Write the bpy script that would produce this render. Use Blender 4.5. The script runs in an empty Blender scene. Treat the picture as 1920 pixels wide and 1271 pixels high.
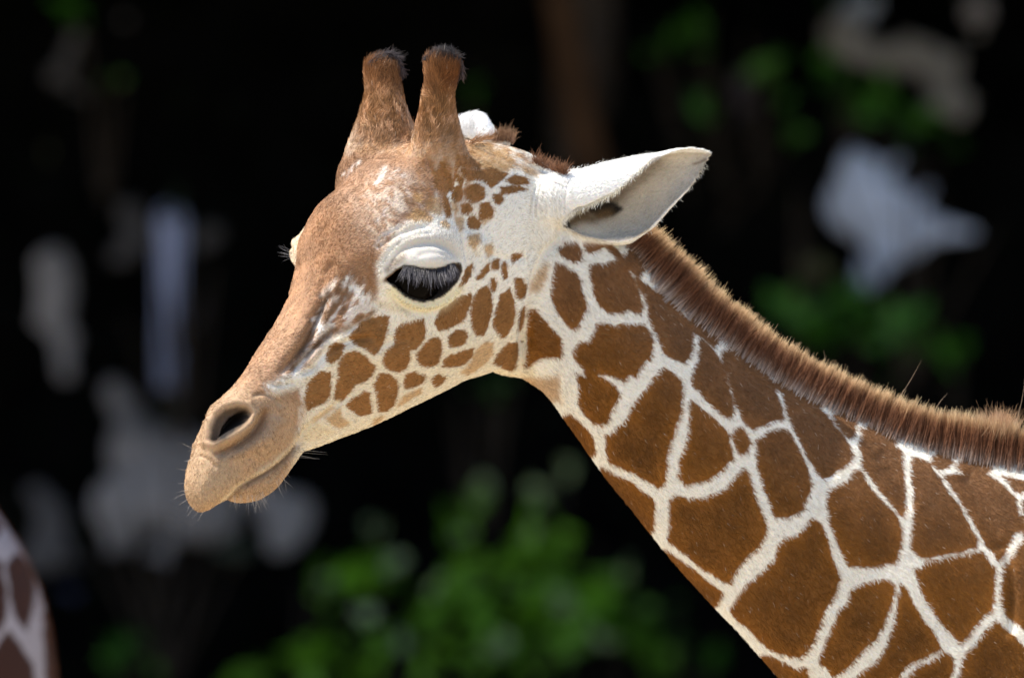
import bpy, math, random
import numpy as np
from mathutils import Vector

random.seed(7)
RNG = np.random.default_rng(7)
FUR_N, FUR_D = 560000, 0.58
SC = bpy.context.scene
COL = SC.collection
rad = math.radians

# ---------------------------------------------------------------- camera, light, exposure
U = 0.0007            # metres per modelling unit (one unit is 0.7 mm at the neck)
CAMD = 7.5            # camera distance to the neck, metres
CAMZ = 2.6            # camera height
SUN_DIR = Vector((-0.47, 0.02, 0.88)).normalized()     # towards the sun

cam_d = bpy.data.cameras.new("camera")
cam = bpy.data.objects.new("camera", cam_d)
COL.objects.link(cam)
cam.location = (0, -CAMD, CAMZ)
cam.rotation_euler = (rad(90), 0, 0)
cam_d.sensor_width = 36.0
cam_d.lens = 36.0 * CAMD / (1920 * U)
cam_d.clip_start = 0.5
cam_d.clip_end = 600
cam_d.dof.use_dof = True
cam_d.dof.focus_distance = CAMD - 0.17
cam_d.dof.aperture_fstop = 3.0
SC.camera = cam

world = bpy.data.worlds.new("World")
SC.world = world
world.use_nodes = True
wn = world.node_tree.nodes
sky = wn.new("ShaderNodeTexSky")
sky.sky_type = 'NISHITA'
sky.sun_disc = False
sky.sun_elevation = math.asin(SUN_DIR.z)
sky.sun_rotation = math.atan2(SUN_DIR.x, SUN_DIR.y)
world.node_tree.links.new(sky.outputs[0], wn["Background"].inputs[0])
wn["Background"].inputs[1].default_value = 0.15

sun_d = bpy.data.lights.new("sun", 'SUN')
sun_d.energy = 4.9
sun_d.angle = rad(0.6)
sun_d.color = (1.0, 0.94, 0.84)
sun = bpy.data.objects.new("sun", sun_d)
COL.objects.link(sun)
sun.rotation_euler = SUN_DIR.to_track_quat('Z', 'Y').to_euler()
sun.location = (-6, 0, 12)

SC.view_settings.view_transform = 'Standard'
SC.view_settings.look = 'None'
SC.view_settings.exposure = 1.0
SC.view_settings.gamma = 1
SC.view_settings.use_curve_mapping = False
SC.render.engine = 'CYCLES'
SC.cycles.max_bounces = 6
SC.cycles.transparent_max_bounces = 8
SC.cycles.use_denoising = True
SC.cycles_curves.shape = 'RIBBONS' if hasattr(SC, "cycles_curves") else 'RIBBONS'

# ---------------------------------------------------------------- helpers
CU = CAMD / U
def W(P):
    """modelling units (right, away, up) -> world metres"""
    P = np.asarray(P, float)
    return np.stack([P[..., 0] * U, P[..., 1] * U, P[..., 2] * U + CAMZ], -1)
def proj(P):
    """modelling units -> picture coordinates of the survey drawing"""
    k = CU / (CU + P[:, 1])
    return np.stack([960 + P[:, 0] * k, 635.5 - P[:, 2] * k], -1)
def at(x, y, d):
    """point of the survey drawing at depth d (units)"""
    k = (CU + d) / CU
    return np.array([(x - 960) * k, d, (635.5 - y) * k])
CY, SY = math.cos(rad(35)), math.sin(rad(35))
def H(h, b, v):
    """head frame: h forward, b to the animal's left, v downwards"""
    h, b, v = np.broadcast_arrays(np.asarray(h, float), b, v)
    return np.stack([40 - CY * h + SY * b, -SY * h - CY * b, 635.5 - v], -1)
def head_b(P):
    return SY * (P[:, 0] - 40) - CY * P[:, 1]
def mirror_head(P):
    Q = P.copy(); b = head_b(P)
    Q[:, 0] -= 2 * b * SY; Q[:, 1] += 2 * b * CY
    return Q

def catmull(rows, n):
    rows = np.asarray(rows, float); m = len(rows); out = []
    for i in range(m - 1):
        p0 = rows[max(i - 1, 0)]; p1 = rows[i]; p2 = rows[i + 1]; p3 = rows[min(i + 2, m - 1)]
        for k in range(n):
            t = k / n
            out.append(0.5 * ((2 * p1) + (-p0 + p2) * t + (2 * p0 - 5 * p1 + 4 * p2 - p3) * t * t + (-p0 + 3 * p1 - 3 * p2 + p3) * t ** 3))
    out.append(rows[-1])
    return np.array(out)

def rings_to_mesh(rings):
    """closed tube from rings (n, m, 3) with fan caps"""
    rings = np.asarray(rings); n, m, _ = rings.shape
    V = rings.reshape(-1, 3)
    F = []
    for i in range(n - 1):
        a = i * m; b = a + m
        for j in range(m):
            k = (j + 1) % m
            F.append((a + j, a + k, b + k, b + j))
    V = np.vstack([V, rings[0].mean(0), rings[-1].mean(0)])
    c0, c1 = n * m, n * m + 1
    for j in range(m):
        k = (j + 1) % m
        F.append((c0, k, j)); F.append((c1, (n - 1) * m + j, (n - 1) * m + k))
    return V, F

def join_parts(parts):
    V, F, o = [], [], 0
    for v, f in parts:
        V.append(v); F += [tuple(i + o for i in q) for q in f]; o += len(v)
    return np.vstack(V), F

def mesh_from(name, V, F):
    me = bpy.data.meshes.new(name)
    me.from_pydata([tuple(v) for v in V], [], F)
    me.update()
    return me

def voxel_union(V, F, size):
    me = mesh_from("tmp", V, F)
    ob = bpy.data.objects.new("tmp", me); COL.objects.link(ob)
    md = ob.modifiers.new("r", 'REMESH'); md.mode = 'VOXEL'; md.voxel_size = size; md.adaptivity = 0
    dg = bpy.context.evaluated_depsgraph_get()
    ev = ob.evaluated_get(dg); m2 = ev.to_mesh()
    n = len(m2.vertices)
    co = np.empty(n * 3); m2.vertices.foreach_get("co", co)
    q = np.empty(len(m2.loops), dtype=np.int64); m2.loops.foreach_get("vertex_index", q)
    fv = np.empty(len(m2.polygons), dtype=np.int64); m2.polygons.foreach_get("loop_total", fv)
    ev.to_mesh_clear()
    bpy.data.objects.remove(ob); bpy.data.meshes.remove(me)
    assert (fv == 4).all()
    return co.reshape(-1, 3), q.reshape(-1, 4)

def edges_of(Q):
    e = np.vstack([Q[:, [0, 1]], Q[:, [1, 2]], Q[:, [2, 3]], Q[:, [3, 0]]])
    e.sort(1)
    key = np.unique(e[:, 0] * (Q.max() + 1) + e[:, 1])
    return np.stack([key // (Q.max() + 1), key % (Q.max() + 1)], 1)
def smooth(V, E, it, lam=0.5, mask=None):
    n = len(V)
    deg = np.bincount(E.ravel(), minlength=n)[:, None]
    V = V.copy()
    for _ in range(it):
        S = np.empty_like(V)
        for k in range(V.shape[1]):
            S[:, k] = np.bincount(E[:, 0], V[E[:, 1], k], n) + np.bincount(E[:, 1], V[E[:, 0], k], n)
        D = (S / deg - V) * lam
        V += D if mask is None else D * mask[:, None]
    return V
def normals(V, Q):
    fn = np.cross(V[Q[:, 2]] - V[Q[:, 0]], V[Q[:, 3]] - V[Q[:, 1]])
    N = np.zeros_like(V)
    for k in range(3):
        for j in range(4):
            N[:, k] += np.bincount(Q[:, j], fn[:, k], len(V))
    return N / (np.linalg.norm(N, axis=1, keepdims=True) + 1e-9)

def sdist(pts, poly):
    """signed distance to a polygon, positive inside"""
    poly = np.asarray(poly, float); n = len(poly)
    best = np.full(len(pts), 1e9); inside = np.zeros(len(pts), bool)
    for i in range(n):
        a = poly[i]; b = poly[(i + 1) % n]; ab = b - a
        t = np.clip(((pts - a) @ ab) / (ab @ ab + 1e-9), 0, 1)
        d = np.hypot(pts[:, 0] - a[0] - t * ab[0], pts[:, 1] - a[1] - t * ab[1])
        best = np.minimum(best, d)
        c = (a[1] > pts[:, 1]) != (b[1] > pts[:, 1])
        xx = a[0] + (pts[:, 1] - a[1]) / (b[1] - a[1] + 1e-12) * ab[0]
        inside ^= c & (pts[:, 0] < xx)
    return np.where(inside, best, -best)
def sdist_box(pts, poly, pad):
    """sdist limited to the box of the polygon; far points get -pad"""
    poly = np.asarray(poly, float)
    lo = poly.min(0) - pad; hi = poly.max(0) + pad
    m = ((pts > lo) & (pts < hi)).all(1)
    out = np.full(len(pts), -float(pad))
    if m.any():
        out[m] = np.maximum(sdist(pts[m], poly), -pad)
    return out
def ldist(pts, line, pad):
    """distance to an open polyline and position along it"""
    line = np.asarray(line, float)
    lo = line.min(0) - pad; hi = line.max(0) + pad
    m = ((pts > lo) & (pts < hi)).all(1)
    out = np.full(len(pts), 1e6); tt = np.zeros(len(pts))
    if not m.any(): return out, tt
    p = pts[m]; best = np.full(len(p), 1e6); bt = np.zeros(len(p)); n = len(line) - 1
    for i in range(n):
        a = line[i]; ab = line[i + 1] - a
        t = np.clip(((p - a) @ ab) / (ab @ ab + 1e-9), 0, 1)
        d = np.hypot(p[:, 0] - a[0] - t * ab[0], p[:, 1] - a[1] - t * ab[1])
        k = d < best; best = np.where(k, d, best); bt = np.where(k, (i + t) / n, bt)
    out[m] = best; tt[m] = bt
    return out, tt
def sstep(a, b, x):
    t = np.clip((x - a) / (b - a), 0, 1)
    return t * t * (3 - 2 * t)

# value noise on numpy points
_T = RNG.random(64 ** 3).astype(np.float32)
def vnoise(P):
    P = np.asarray(P, np.float32)
    i = np.floor(P).astype(np.int32); f = P - i; f = f * f * (3 - 2 * f); i &= 63; j = (i + 1) & 63
    x0, x1 = i[:, 0] << 12, j[:, 0] << 12; y0, y1 = i[:, 1] << 6, j[:, 1] << 6; z0, z1 = i[:, 2], j[:, 2]
    fx, fy, fz = f[:, 0], f[:, 1], f[:, 2]
    def ed(b):
        p = _T.take(x0 + b); return p + (_T.take(x1 + b) - p) * fx
    a = ed(y0 + z0); b = ed(y1 + z0); c = ed(y0 + z1); d = ed(y1 + z1)
    a += (b - a) * fy; c += (d - c) * fy
    return (a + (c - a) * fz) * 2 - 1
def fbm(P, o=3):
    s = 0; a = 1; t = 0
    for k in range(o):
        s = s + a * vnoise(P * 2 ** k + 17.3 * k); t += a; a *= 0.5
    return s / t

def tag(o, label=None, cat=None, group=None, kind=None):
    if label: o["label"] = label
    if cat: o["category"] = cat
    if group: o["group"] = group
    if kind: o["kind"] = kind
    return o
def link(name, data, mat=None, parent=None):
    o = bpy.data.objects.new(name, data)
    COL.objects.link(o)
    if mat: data.materials.append(mat)
    if parent: o.parent = parent; o.matrix_parent_inverse = parent.matrix_world.inverted()
    return o
def empty(name, loc):
    o = bpy.data.objects.new(name, None); COL.objects.link(o); o.location = loc
    o.empty_display_size = 0.2
    bpy.context.view_layer.update()
    return o

def material(name):
    m = bpy.data.materials.new(name); m.use_nodes = True
    nt = m.node_tree
    return m, nt, nt.nodes, nt.links, nt.nodes["Principled BSDF"]

def quads_mesh(name, V, Q, world=True):
    """fast mesh from numpy quads"""
    me = bpy.data.meshes.new(name)
    P = W(V) if world else V
    me.vertices.add(len(P)); me.vertices.foreach_set("co", P.ravel().astype(np.float32))
    me.loops.add(Q.size); me.loops.foreach_set("vertex_index", Q.ravel().astype(np.int32))
    k = Q.shape[1]
    me.polygons.add(len(Q)); me.polygons.foreach_set("loop_start", np.arange(0, Q.size, k, dtype=np.int32))
    me.polygons.foreach_set("use_smooth", np.ones(len(Q), bool))
    me.update(); me.validate()
    return me
# ================================================================ the giraffe: form
def head_loft():
    # D(h,v) top, V(h,v) bottom, half width, where widest (0 top..1 bottom), upper and lower fullness
    S = [
        (-70, 360, 20, 600, 55, .45, 2.2, 1.8),
        (-20, 310, 50, 650, 84, .42, 2.4, 1.7),
        (40, 280, 85, 692, 98, .40, 2.6, 1.6),
        (130, 268, 165, 716, 112, .38, 2.6, 1.6),
        (230, 270, 225, 740, 124, .38, 2.6, 1.6),
        (320, 292, 290, 766, 134, .38, 2.6, 1.5),
        (395, 335, 350, 790, 132, .40, 2.8, 1.5),
        (445, 385, 415, 812, 116, .42, 3.0, 1.5),
        (480, 450, 465, 828, 98, .42, 3.0, 1.5),
        (508, 520, 500, 838, 82, .42, 2.8, 1.5),
        (548, 590, 525, 842, 70, .42, 2.6, 1.6),
        (600, 655, 552, 845, 62, .45, 2.4, 1.8),
        (650, 712, 590, 862, 56, .50, 2.3, 2.2),
        (698, 752, 630, 885, 55, .52, 2.3, 2.4),
        (726, 800, 665, 912, 54, .52, 2.4, 2.4),
        (746, 850, 700, 932, 50, .50, 2.4, 2.4),
        (757, 897, 728, 948, 36, .50, 2.2, 2.2),
        (750, 930, 738, 950, 15, .50, 2.0, 2.0),
    ]
    R = catmull(S, 5); rings = []
    m = 28; th = np.linspace(0, math.pi, m)
    t = (1 - np.cos(th)) / 2
    for hd, vd, hv, vv, B, tw, pt, pb in R:
        tau = np.where(t < tw, (tw - t) / tw, (t - tw) / (1 - tw))
        p = np.where(t < tw, pt, pb)
        w = B * np.sqrt(np.clip(1 - tau ** p, 0, 1))
        w[0] = w[-1] = 0
        h = hd + (hv - hd) * t; v = vd + (vv - vd) * t
        near = H(h, w, v); far = H(h[1:-1], -w[1:-1], v[1:-1])[::-1]
        rings.append(np.vstack([near, far]))
    return rings_to_mesh(rings)

def jaw_loft():
    # lower lip and chin: centre h, v, half length, half height, half width
    rings = []
    S = [(470, 800, 16, 20), (530, 818, 26, 34), (572, 850, 38, 40), (610, 878, 44, 42), (645, 893, 42, 40), (672, 905, 30, 32), (690, 912, 10, 14)]
    for h, v, a, b in catmull(S, 5):
        th = np.linspace(0, 2 * math.pi, 24, endpoint=False)
        # axis runs forward and down, ring plane across it
        up = a * np.cos(th); w = b * np.sin(th)
        rings.append(H(h + .45 * up, w, v - .9 * up))
    return rings_to_mesh(rings)

NECK = [  # top x,y ; bottom x,y ; half thickness sideways
    (985, 290, 925, 640, 60), (1060, 350, 978, 706, 84), (1128, 405, 1022, 738, 92), (1200, 487, 1068, 800, 95),
    (1272, 556, 1124, 876, 97), (1352, 622, 1186, 954, 100), (1450, 690, 1254, 1040, 106), (1560, 748, 1334, 1129, 111),
    (1680, 805, 1424, 1228, 117), (1800, 845, 1530, 1336, 124), (1930, 872, 1650, 1450, 132), (2100, 905, 1790, 1600, 150),
    (2330, 960, 1960, 1830, 200), (2560, 1040, 2100, 2080, 235), (2700, 1120, 2190, 2220, 250)]
def neck_loft():
    rings = []
    th = np.linspace(0, 2 * math.pi, 48, endpoint=False)
    for tx, ty, bx, by, c in catmull(NECK, 5):
        cx, cy = (tx + bx) / 2, (ty + by) / 2
        ux, uy = (tx - bx) / 2, (ty - by) / 2
        s = np.cos(th); w = np.sign(np.sin(th)) * np.abs(np.sin(th)) ** 0.92
        X = cx + ux * s; Y = cy + uy * s
        rings.append(np.stack([X - 960, -c * w * (1 + .10 * -s), 635.5 - Y], -1))
    return rings_to_mesh(rings)

def tube(pts, n=28, k=6):
    """pts rows: x, depth, z, ra, rb (units); rings roughly across the local axis; ra in picture plane, rb across"""
    R = catmull(pts, k); rings = []
    C = R[:, :3]; T = np.gradient(C, axis=0); T /= np.linalg.norm(T, axis=1, keepdims=True)
    for c, t, (ra, rb) in zip(C, T, R[:, 3:5]):
        a = np.cross(t, [0, 1, 0]); a /= np.linalg.norm(a)
        b = np.cross(t, a)
        th = np.linspace(0, 2 * math.pi, n, endpoint=False)[:, None]
        rings.append(c + ra * np.cos(th) * a + rb * np.sin(th) * b)
    return rings_to_mesh(rings)

def ossicone(sgn):
    def p(h, b, v, ra, rb): return (*H(h, b * sgn, v), ra, rb)
    if sgn > 0:
        P = [p(256, 40, 360, 70, 50), p(256, 56, 330, 76, 60), p(262, 66, 290, 56, 52), p(268, 74, 240, 39, 40), p(272, 82, 195, 29, 30),
             p(272, 90, 162, 28, 29), p(272, 96, 136, 32, 32), p(272, 98, 118, 29, 29), p(272, 98, 107, 14, 14)]
    else:
        P = [p(270, 48, 400, 105, 70), p(288, 56, 340, 104, 66), p(290, 66, 290, 80, 56), p(287, 74, 240, 54, 46), p(282, 82, 195, 38, 36),
             p(278, 90, 165, 33, 32), p(278, 96, 138, 33, 32), p(276, 98, 120, 27, 28), p(275, 98, 110, 12, 14)]
    return tube(P)

def ear_sheet(rows, depth0, depth1, cth, th=7.0, nphi=30, k=6, end=-math.pi - .35):
    """rows: top x,y, bottom x,y, free edge fraction from top (0..1), depth fullness"""
    R = catmull(rows, k); outer = []; inner = []
    n = len(R)
    for i, (tx, ty, bx, by, e, c) in enumerate(R):
        s = i / (n - 1)
        cx, cy = (tx + bx) / 2, (ty + by) / 2; ux, uy = (tx - bx) / 2, (ty - by) / 2
        a = math.hypot(ux, uy)
        e = min(max(e, 0.0), 1.0)
        phE = math.acos(1 - 2 * e)
        ph = np.linspace(phE, end, nphi)
        d = depth0 + (depth1 - depth0) * s
        def pt(kk):
            q = (a - kk) / a
            X = cx + ux * np.cos(ph) * q; Y = cy + uy * np.cos(ph) * q
            D = d - (c - kk) * np.sin(ph)
            return np.stack([X - 960, D, 635.5 - Y], -1)
        tt = th * (1 - .55 * s)
        outer.append(pt(0)); inner.append(pt(min(tt, a * .6)))
    rings = [np.vstack([o, q[::-1]]) for o, q in zip(outer, inner)]
    return rings_to_mesh(rings)

NEAR_EAR = [(1000, 345, 1010, 430, 1.0, 40), (1030, 330, 1035, 424, 1.0, 42), (1050, 320, 1056, 428, .97, 44), (1085, 319, 1082, 444, .62, 48), (1130, 307, 1122, 455, .46, 50),
            (1180, 296, 1170, 457, .33, 48), (1232, 288, 1214, 436, .10, 42), (1272, 280, 1256, 392, .01, 34), (1306, 279, 1298, 346, 0, 24), (1334, 287, 1327, 300, 0, 8)]
FAR_EAR = [(955, 262, 960, 330, 1.0, 26), (930, 240, 930, 315, 1.0, 30), (905, 206, 905, 290, .9, 34), (872, 210, 872, 285, .6, 36), (838, 226, 838, 285, .5, 34),
           (800, 240, 800, 285, .3, 26), (765, 252, 765, 275, .1, 12)]

parts = [head_loft(), jaw_loft(), neck_loft(), ossicone(1), ossicone(-1), ear_sheet(NEAR_EAR, -82, -60, 40)]
fe_v, fe_f = ear_sheet(FAR_EAR, 0, 120, 30, end=-math.pi - .1)
fe_v[:, 1] = fe_v[:, 1] * 1.0 + 95
parts.append((fe_v, fe_f))
# bridge of flesh at the root of the near ear
parts.append(tube([(*at(985, 372, -40), 40, 40), (*at(1020, 375, -70), 48, 42), (*at(1052, 375, -84), 44, 36), (*at(1075, 378, -82), 20, 20)], k=4))
# throat skin between jaw and neck
parts.append(tube([(*at(905, 640, -20), 30, 50), (*at(940, 655, -14), 46, 60), (*at(985, 668, -5), 42, 64), (*at(1015, 690, 0), 30, 50)], k=4))
V, F = join_parts(parts)
VOX = 2.9
V, Q = voxel_union(V, F, VOX)
E = edges_of(Q)
V = smooth(V, E, 6)
# stronger smoothing everywhere but the ear sheets
P0 = proj(V)
earm = np.clip(1 - sstep(1040, 1085, P0[:, 0]) * (P0[:, 1] < 470) * (P0[:, 1] < 320 + (P0[:, 0] - 1000) * .75), 0, 1)
fear = (V[:, 1] > 60) & (P0[:, 1] < 300) & (P0[:, 0] > 800)
earm[fear] = 0.1
V = smooth(V, E, 60, .5, earm)
# ================================================================ the giraffe: sculpting
LAT = np.array([SY, -CY, 0.0])
FWD = np.array([-CY, -SY, 0.0])
def sculpt_coords(V):
    """picture coordinates of each vertex, the far half of the head folded onto the near half"""
    b = head_b(V); P = proj(V)
    S = P.copy()
    m = (b < 0) & (P[:, 0] < 985)
    S[m] = proj(mirror_head(V[m]))
    return S, np.where(b < 0, -1.0, 1.0), m
NEARHEAD = lambda V, P: (P[:, 0] < 985)

def bump(V, S, sg, c, rx, ry, amt, ang=0, vec=None, zone=None):
    dx = S[:, 0] - c[0]; dy = S[:, 1] - c[1]; a = rad(ang)
    u = (dx * math.cos(a) + dy * math.sin(a)) / rx; v = (-dx * math.sin(a) + dy * math.cos(a)) / ry
    g = np.exp(-(u * u + v * v)) * amt
    if zone is not None: g = g * zone
    if vec is None:
        return V + N0 * g[:, None]
    D = np.repeat(np.asarray(vec, float)[None], len(V), 0)
    if vec is LAT: D = D * sg[:, None]
    return V + D * g[:, None]
def groove(V, S, line, w, amt, zone=None, taper=True):
    d, t = ldist(S, catmull(line, 4) if len(line) > 2 else line, w * 3)
    g = np.exp(-(d / w) ** 2) * amt
    if taper: g = g * sstep(0, .18, t) * sstep(0, .18, 1 - t)
    if zone is not None: g = g * zone
    return V - N0 * g[:, None]

S, SG, FOLD = sculpt_coords(V)
N0 = normals(V, Q)
P0 = proj(V)
vis = N0[:, 1] < 0.25                                      # faces the near side
sidez = np.abs(N0 @ LAT)                                   # cheek-facing
hz = (P0[:, 0] < 985) & ~((P0[:, 1] < 300) & (P0[:, 0] > 660))
hzf = hz.astype(float)
cheek = hzf * sstep(.15, .45, sidez)

# broad forms
V = bump(V, S, SG, (792, 498), 76, 64, 39, -8, LAT, cheek)          # orbit
V = bump(V, S, SG, (752, 458), 60, 50, 88, -8, LAT, cheek * (SG < 0))
V = bump(V, S, SG, (735, 560), 60, 40, -9, -40, None, cheek)
V = bump(V, S, SG, (640, 560), 80, 26, -10, -55, None, cheek)       # hollow beside the nose bridge
V = bump(V, S, SG, (840, 630), 95, 60, 10, -30, None, cheek)        # masseter
V = bump(V, S, SG, (660, 745), 70, 45, -7, -25, None, cheek)
V = bump(V, S, SG, (890, 430), 34, 46, -12, 0, None, cheek)         # temple hollow
V = bump(V, S, SG, (900, 455), 16, 16, 7, 0, None, cheek)
V = bump(V, S, SG, (630, 395), 45, 58, 12, 20, None, hzf)           # median boss
V = bump(V, S, SG, (690, 335), 26, 40, -6, 40, None, hzf)
V = bump(V, S, SG, (815, 440), 54, 22, 5, -4, None, cheek)          # brow
V = bump(V, S, SG, (876, 448), 20, 24, 9, 0, None, cheek)
V = bump(V, S, SG, (500, 830), 34, 22, 9, -45, None, hzf)             # swell of the lip
V = bump(V, S, SG, (560, 640), 26, 90, 5, 32, None, hzf)
S, SG, FOLD = sculpt_coords(V); N0 = normals(V, Q)
# muzzle: raised nostril rims, lips
NOST = [(388, 832), (391, 803), (401, 779), (420, 763), (445, 757), (466, 761), (476, 776), (467, 795), (446, 812), (424, 826), (406, 838)]
HOLE = [(410, 824), (415, 802), (429, 783), (447, 773), (461, 772), (466, 781), (456, 795), (438, 809), (422, 822)]
d = sdist_box(S, NOST, 40)
rim = np.exp(-(d / 8.0) ** 2) * 8 * hzf
V = V + N0 * (rim * np.where(SG < 0, .35, 1))[:, None]
V = bump(V, S, SG, (432, 797), 52, 40, 8, -35, None, hzf * (SG > 0))
bowl = sstep(3, 17, d) * hzf
V = V - N0 * (bowl * 13)[:, None]
d2 = sdist_box(S, HOLE, 40)
hole = sstep(-2, 5, d2) * hzf
V = V - (LAT * SG[:, None] * .8 + N0 * .2) * (hole * 40)[:, None]
GR = [
    ([(398, 850), (425, 843), (455, 829), (478, 808), (492, 788), (500, 762)], 8, 17),      # fold under the nostril
    ([(383, 765), (384, 790), (378, 812), (374, 830)], 4, 4),                              # between the nostrils
    ([(425, 940), (448, 916), (478, 898), (512, 878), (538, 856), (552, 838), (560, 815)], 4.5, 10),   # mouth
    ([(556, 826), (575, 803), (600, 782), (632, 757), (660, 738)], 5, 3.5),                # corner of the mouth
    ([(500, 905), (515, 885), (528, 868)], 5, 3),
    ([(560, 705), (590, 690), (612, 664), (640, 646), (680, 636), (705, 634)], 7, 10),
    ([(520, 705), (548, 672), (578, 640), (592, 606), (606, 572), (618, 548)], 9, 16),
    ([(545, 700), (572, 672), (600, 640), (625, 615)], 6, 11),
    ([(596, 566), (600, 540), (610, 512), (628, 488)], 9, 8),
    ([(640, 640), (662, 612), (690, 598), (715, 600)], 7, 3),
    ([(722, 520), (730, 492), (748, 470), (775, 458), (805, 455), (835, 461), (856, 478), (868, 505)], 8, 6),
    ([(700, 470), (735, 447), (775, 430), (810, 424)], 5, 3.5),
    ([(706, 455), (730, 437), (760, 424)], 3.5, 2.5),
    ([(735, 556), (760, 576), (795, 587), (830, 580), (856, 562), (876, 530)], 7, 5),
    ([(866, 432), (872, 462), (878, 492), (882, 520)], 5, 4),
    ([(648, 380), (662, 362), (690, 345)], 6, 4),
    ([(575, 600), (590, 580), (604, 548)], 5, 4),
    ([(905, 470), (950, 486), (1000, 480)], 8, 3),
]
for ln, w, a in GR:
    V = groove(V, S, ln, w, a, hzf)
RID = [([(524, 778), (515, 800), (496, 822), (462, 841), (430, 852)], 13, 5), ([(470, 895), (510, 868), (545, 835), (560, 800)], 12, 4), ([(716, 530), (722, 500), (740, 473), (770, 452), (805, 444)], 9, 3), ([(735, 545), (762, 566), (796, 575), (830, 567), (858, 545), (872, 512)], 6, 6),
       ([(555, 712), (588, 697), (610, 668), (640, 634), (690, 622)], 6, 5), ([(640, 520), (622, 560), (606, 600), (580, 650)], 9, 4),
       ([(640, 640), (700, 668), (770, 660), (830, 610)], 20, 3)]
GR2 = [([(372, 852), (392, 862), (408, 880)], 4, 2.5), ([(470, 742), (492, 738), (515, 745), (530, 765)], 5, 4), ([(505, 720), (530, 722), (556, 715)], 4, 3),
       ([(388, 756), (402, 768), (396, 790)], 3.5, 3), ([(548, 668), (562, 640), (578, 612), (586, 585)], 4, 5), ([(700, 655), (735, 640), (770, 636)], 7, 3),
       ([(716, 500), (728, 476), (750, 454), (785, 440), (815, 438)], 3, 3), ([(776, 482), (800, 474), (828, 477), (846, 488)], 3, 2.2), ([(640, 300), (665, 322), (660, 350)], 5, 3)]
for ln, w, a in GR2:
    V = groove(V, S, ln, w, a, hzf)
for ln, w, a in RID:
    V = groove(V, S, ln, w, -a, hzf)
# behind the jaw, and the wrinkled skin at the root of the near ear
nk = (P0[:, 1] > 440) & (head_b(V) > 0)
V = groove(V, P0, [(1040, 455), (1012, 492), (1000, 535), (988, 580), (981, 630), (975, 690)], 9, 11, nk.astype(float), False)
V = groove(V, P0, [(1020, 470), (990, 505), (975, 560), (966, 620), (955, 670)], 10, -4, nk.astype(float))
nearv = (V[:, 1] < 10).astype(float)
for i, x0 in enumerate([1000, 1009, 1019, 1027, 1037, 1046, 1054, 1062]):
    y0 = 346 - i * 1.5
    V = groove(V, P0, [(x0 + 6, y0), (x0, y0 + 18), (x0 - 3 - i % 3, y0 + 42), (x0 - 1, y0 + 62 + 7 * (i % 2))], 2.8, 1.8 + 1.4 * RNG.random(), nearv)
for ln in ([(1052, 408), (1046, 420), (1050, 436)], [(1060, 430), (1052, 438), (1040, 452)]):
    V = groove(V, P0, ln, 4, 4, nearv)
# slow swells of muscle and skin on the neck
S, SG, FOLD = sculpt_coords(V); N0 = normals(V, Q); P0 = proj(V)
neckm = sstep(1000, 1100, P0[:, 0]) * (V[:, 2] < 200)
V = V + N0 * (neckm * (fbm(V / 110.0, 1) * 5 + fbm(V / 30.0, 1) * .5))[:, None]
V = bump(V, P0, SG, (1178, 505), 30, 50, 17, -25, None, neckm)
V = groove(V, P0, [(1170, 500), (1195, 560), (1215, 640)], 26, 5, neckm)
V = groove(V, P0, [(1480, 760), (1530, 830), (1560, 900)], 14, 5, neckm)
V = groove(V, P0, [(1640, 840), (1680, 900), (1710, 960)], 14, 4, neckm)
V = groove(V, P0, [(1800, 880), (1850, 960), (1880, 1040)], 16, 6, neckm)
V = groove(V, P0, [(1880, 1000), (1900, 1100), (1890, 1200)], 14, 6, neckm)
V = V + N0 * (hzf * (fbm(V / 26.0, 2) * 1.3))[:, None]
# eye opening: a deep almond pocket with a rounded, hanging upper lid
EYE = [(725, 524), (738, 533), (750, 543), (763, 553), (778, 560), (796, 563), (813, 560), (828, 552), (842, 541), (855, 527), (864, 508), (862, 497), (851, 495), (841, 500), (826, 505), (807, 507), (788, 505), (770, 500), (758, 500), (745, 508), (733, 518)]
S, SG, FOLD = sculpt_coords(V)
d = sdist_box(S, EYE, 60)
eyez = cheek * ((S[:, 1] > 430) & (S[:, 1] < 600))
lid = bump(np.zeros_like(V), S, SG, (806, 486), 40, 15, 7, -3, LAT, eyez)
V = V + lid
pocket = sstep(-1.0, 7, d) * eyez
V = V - LAT * SG[:, None] * (pocket * 46)[:, None]
EYEM, HOLEM, BOWLM = pocket, hole, bowl
relax = np.clip(pocket * (1 - pocket) * 4 + hole * (1 - hole) * 4, 0, 1) * .5 + .08 * hzf
V = smooth(V, E, 3, .5, relax)
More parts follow.
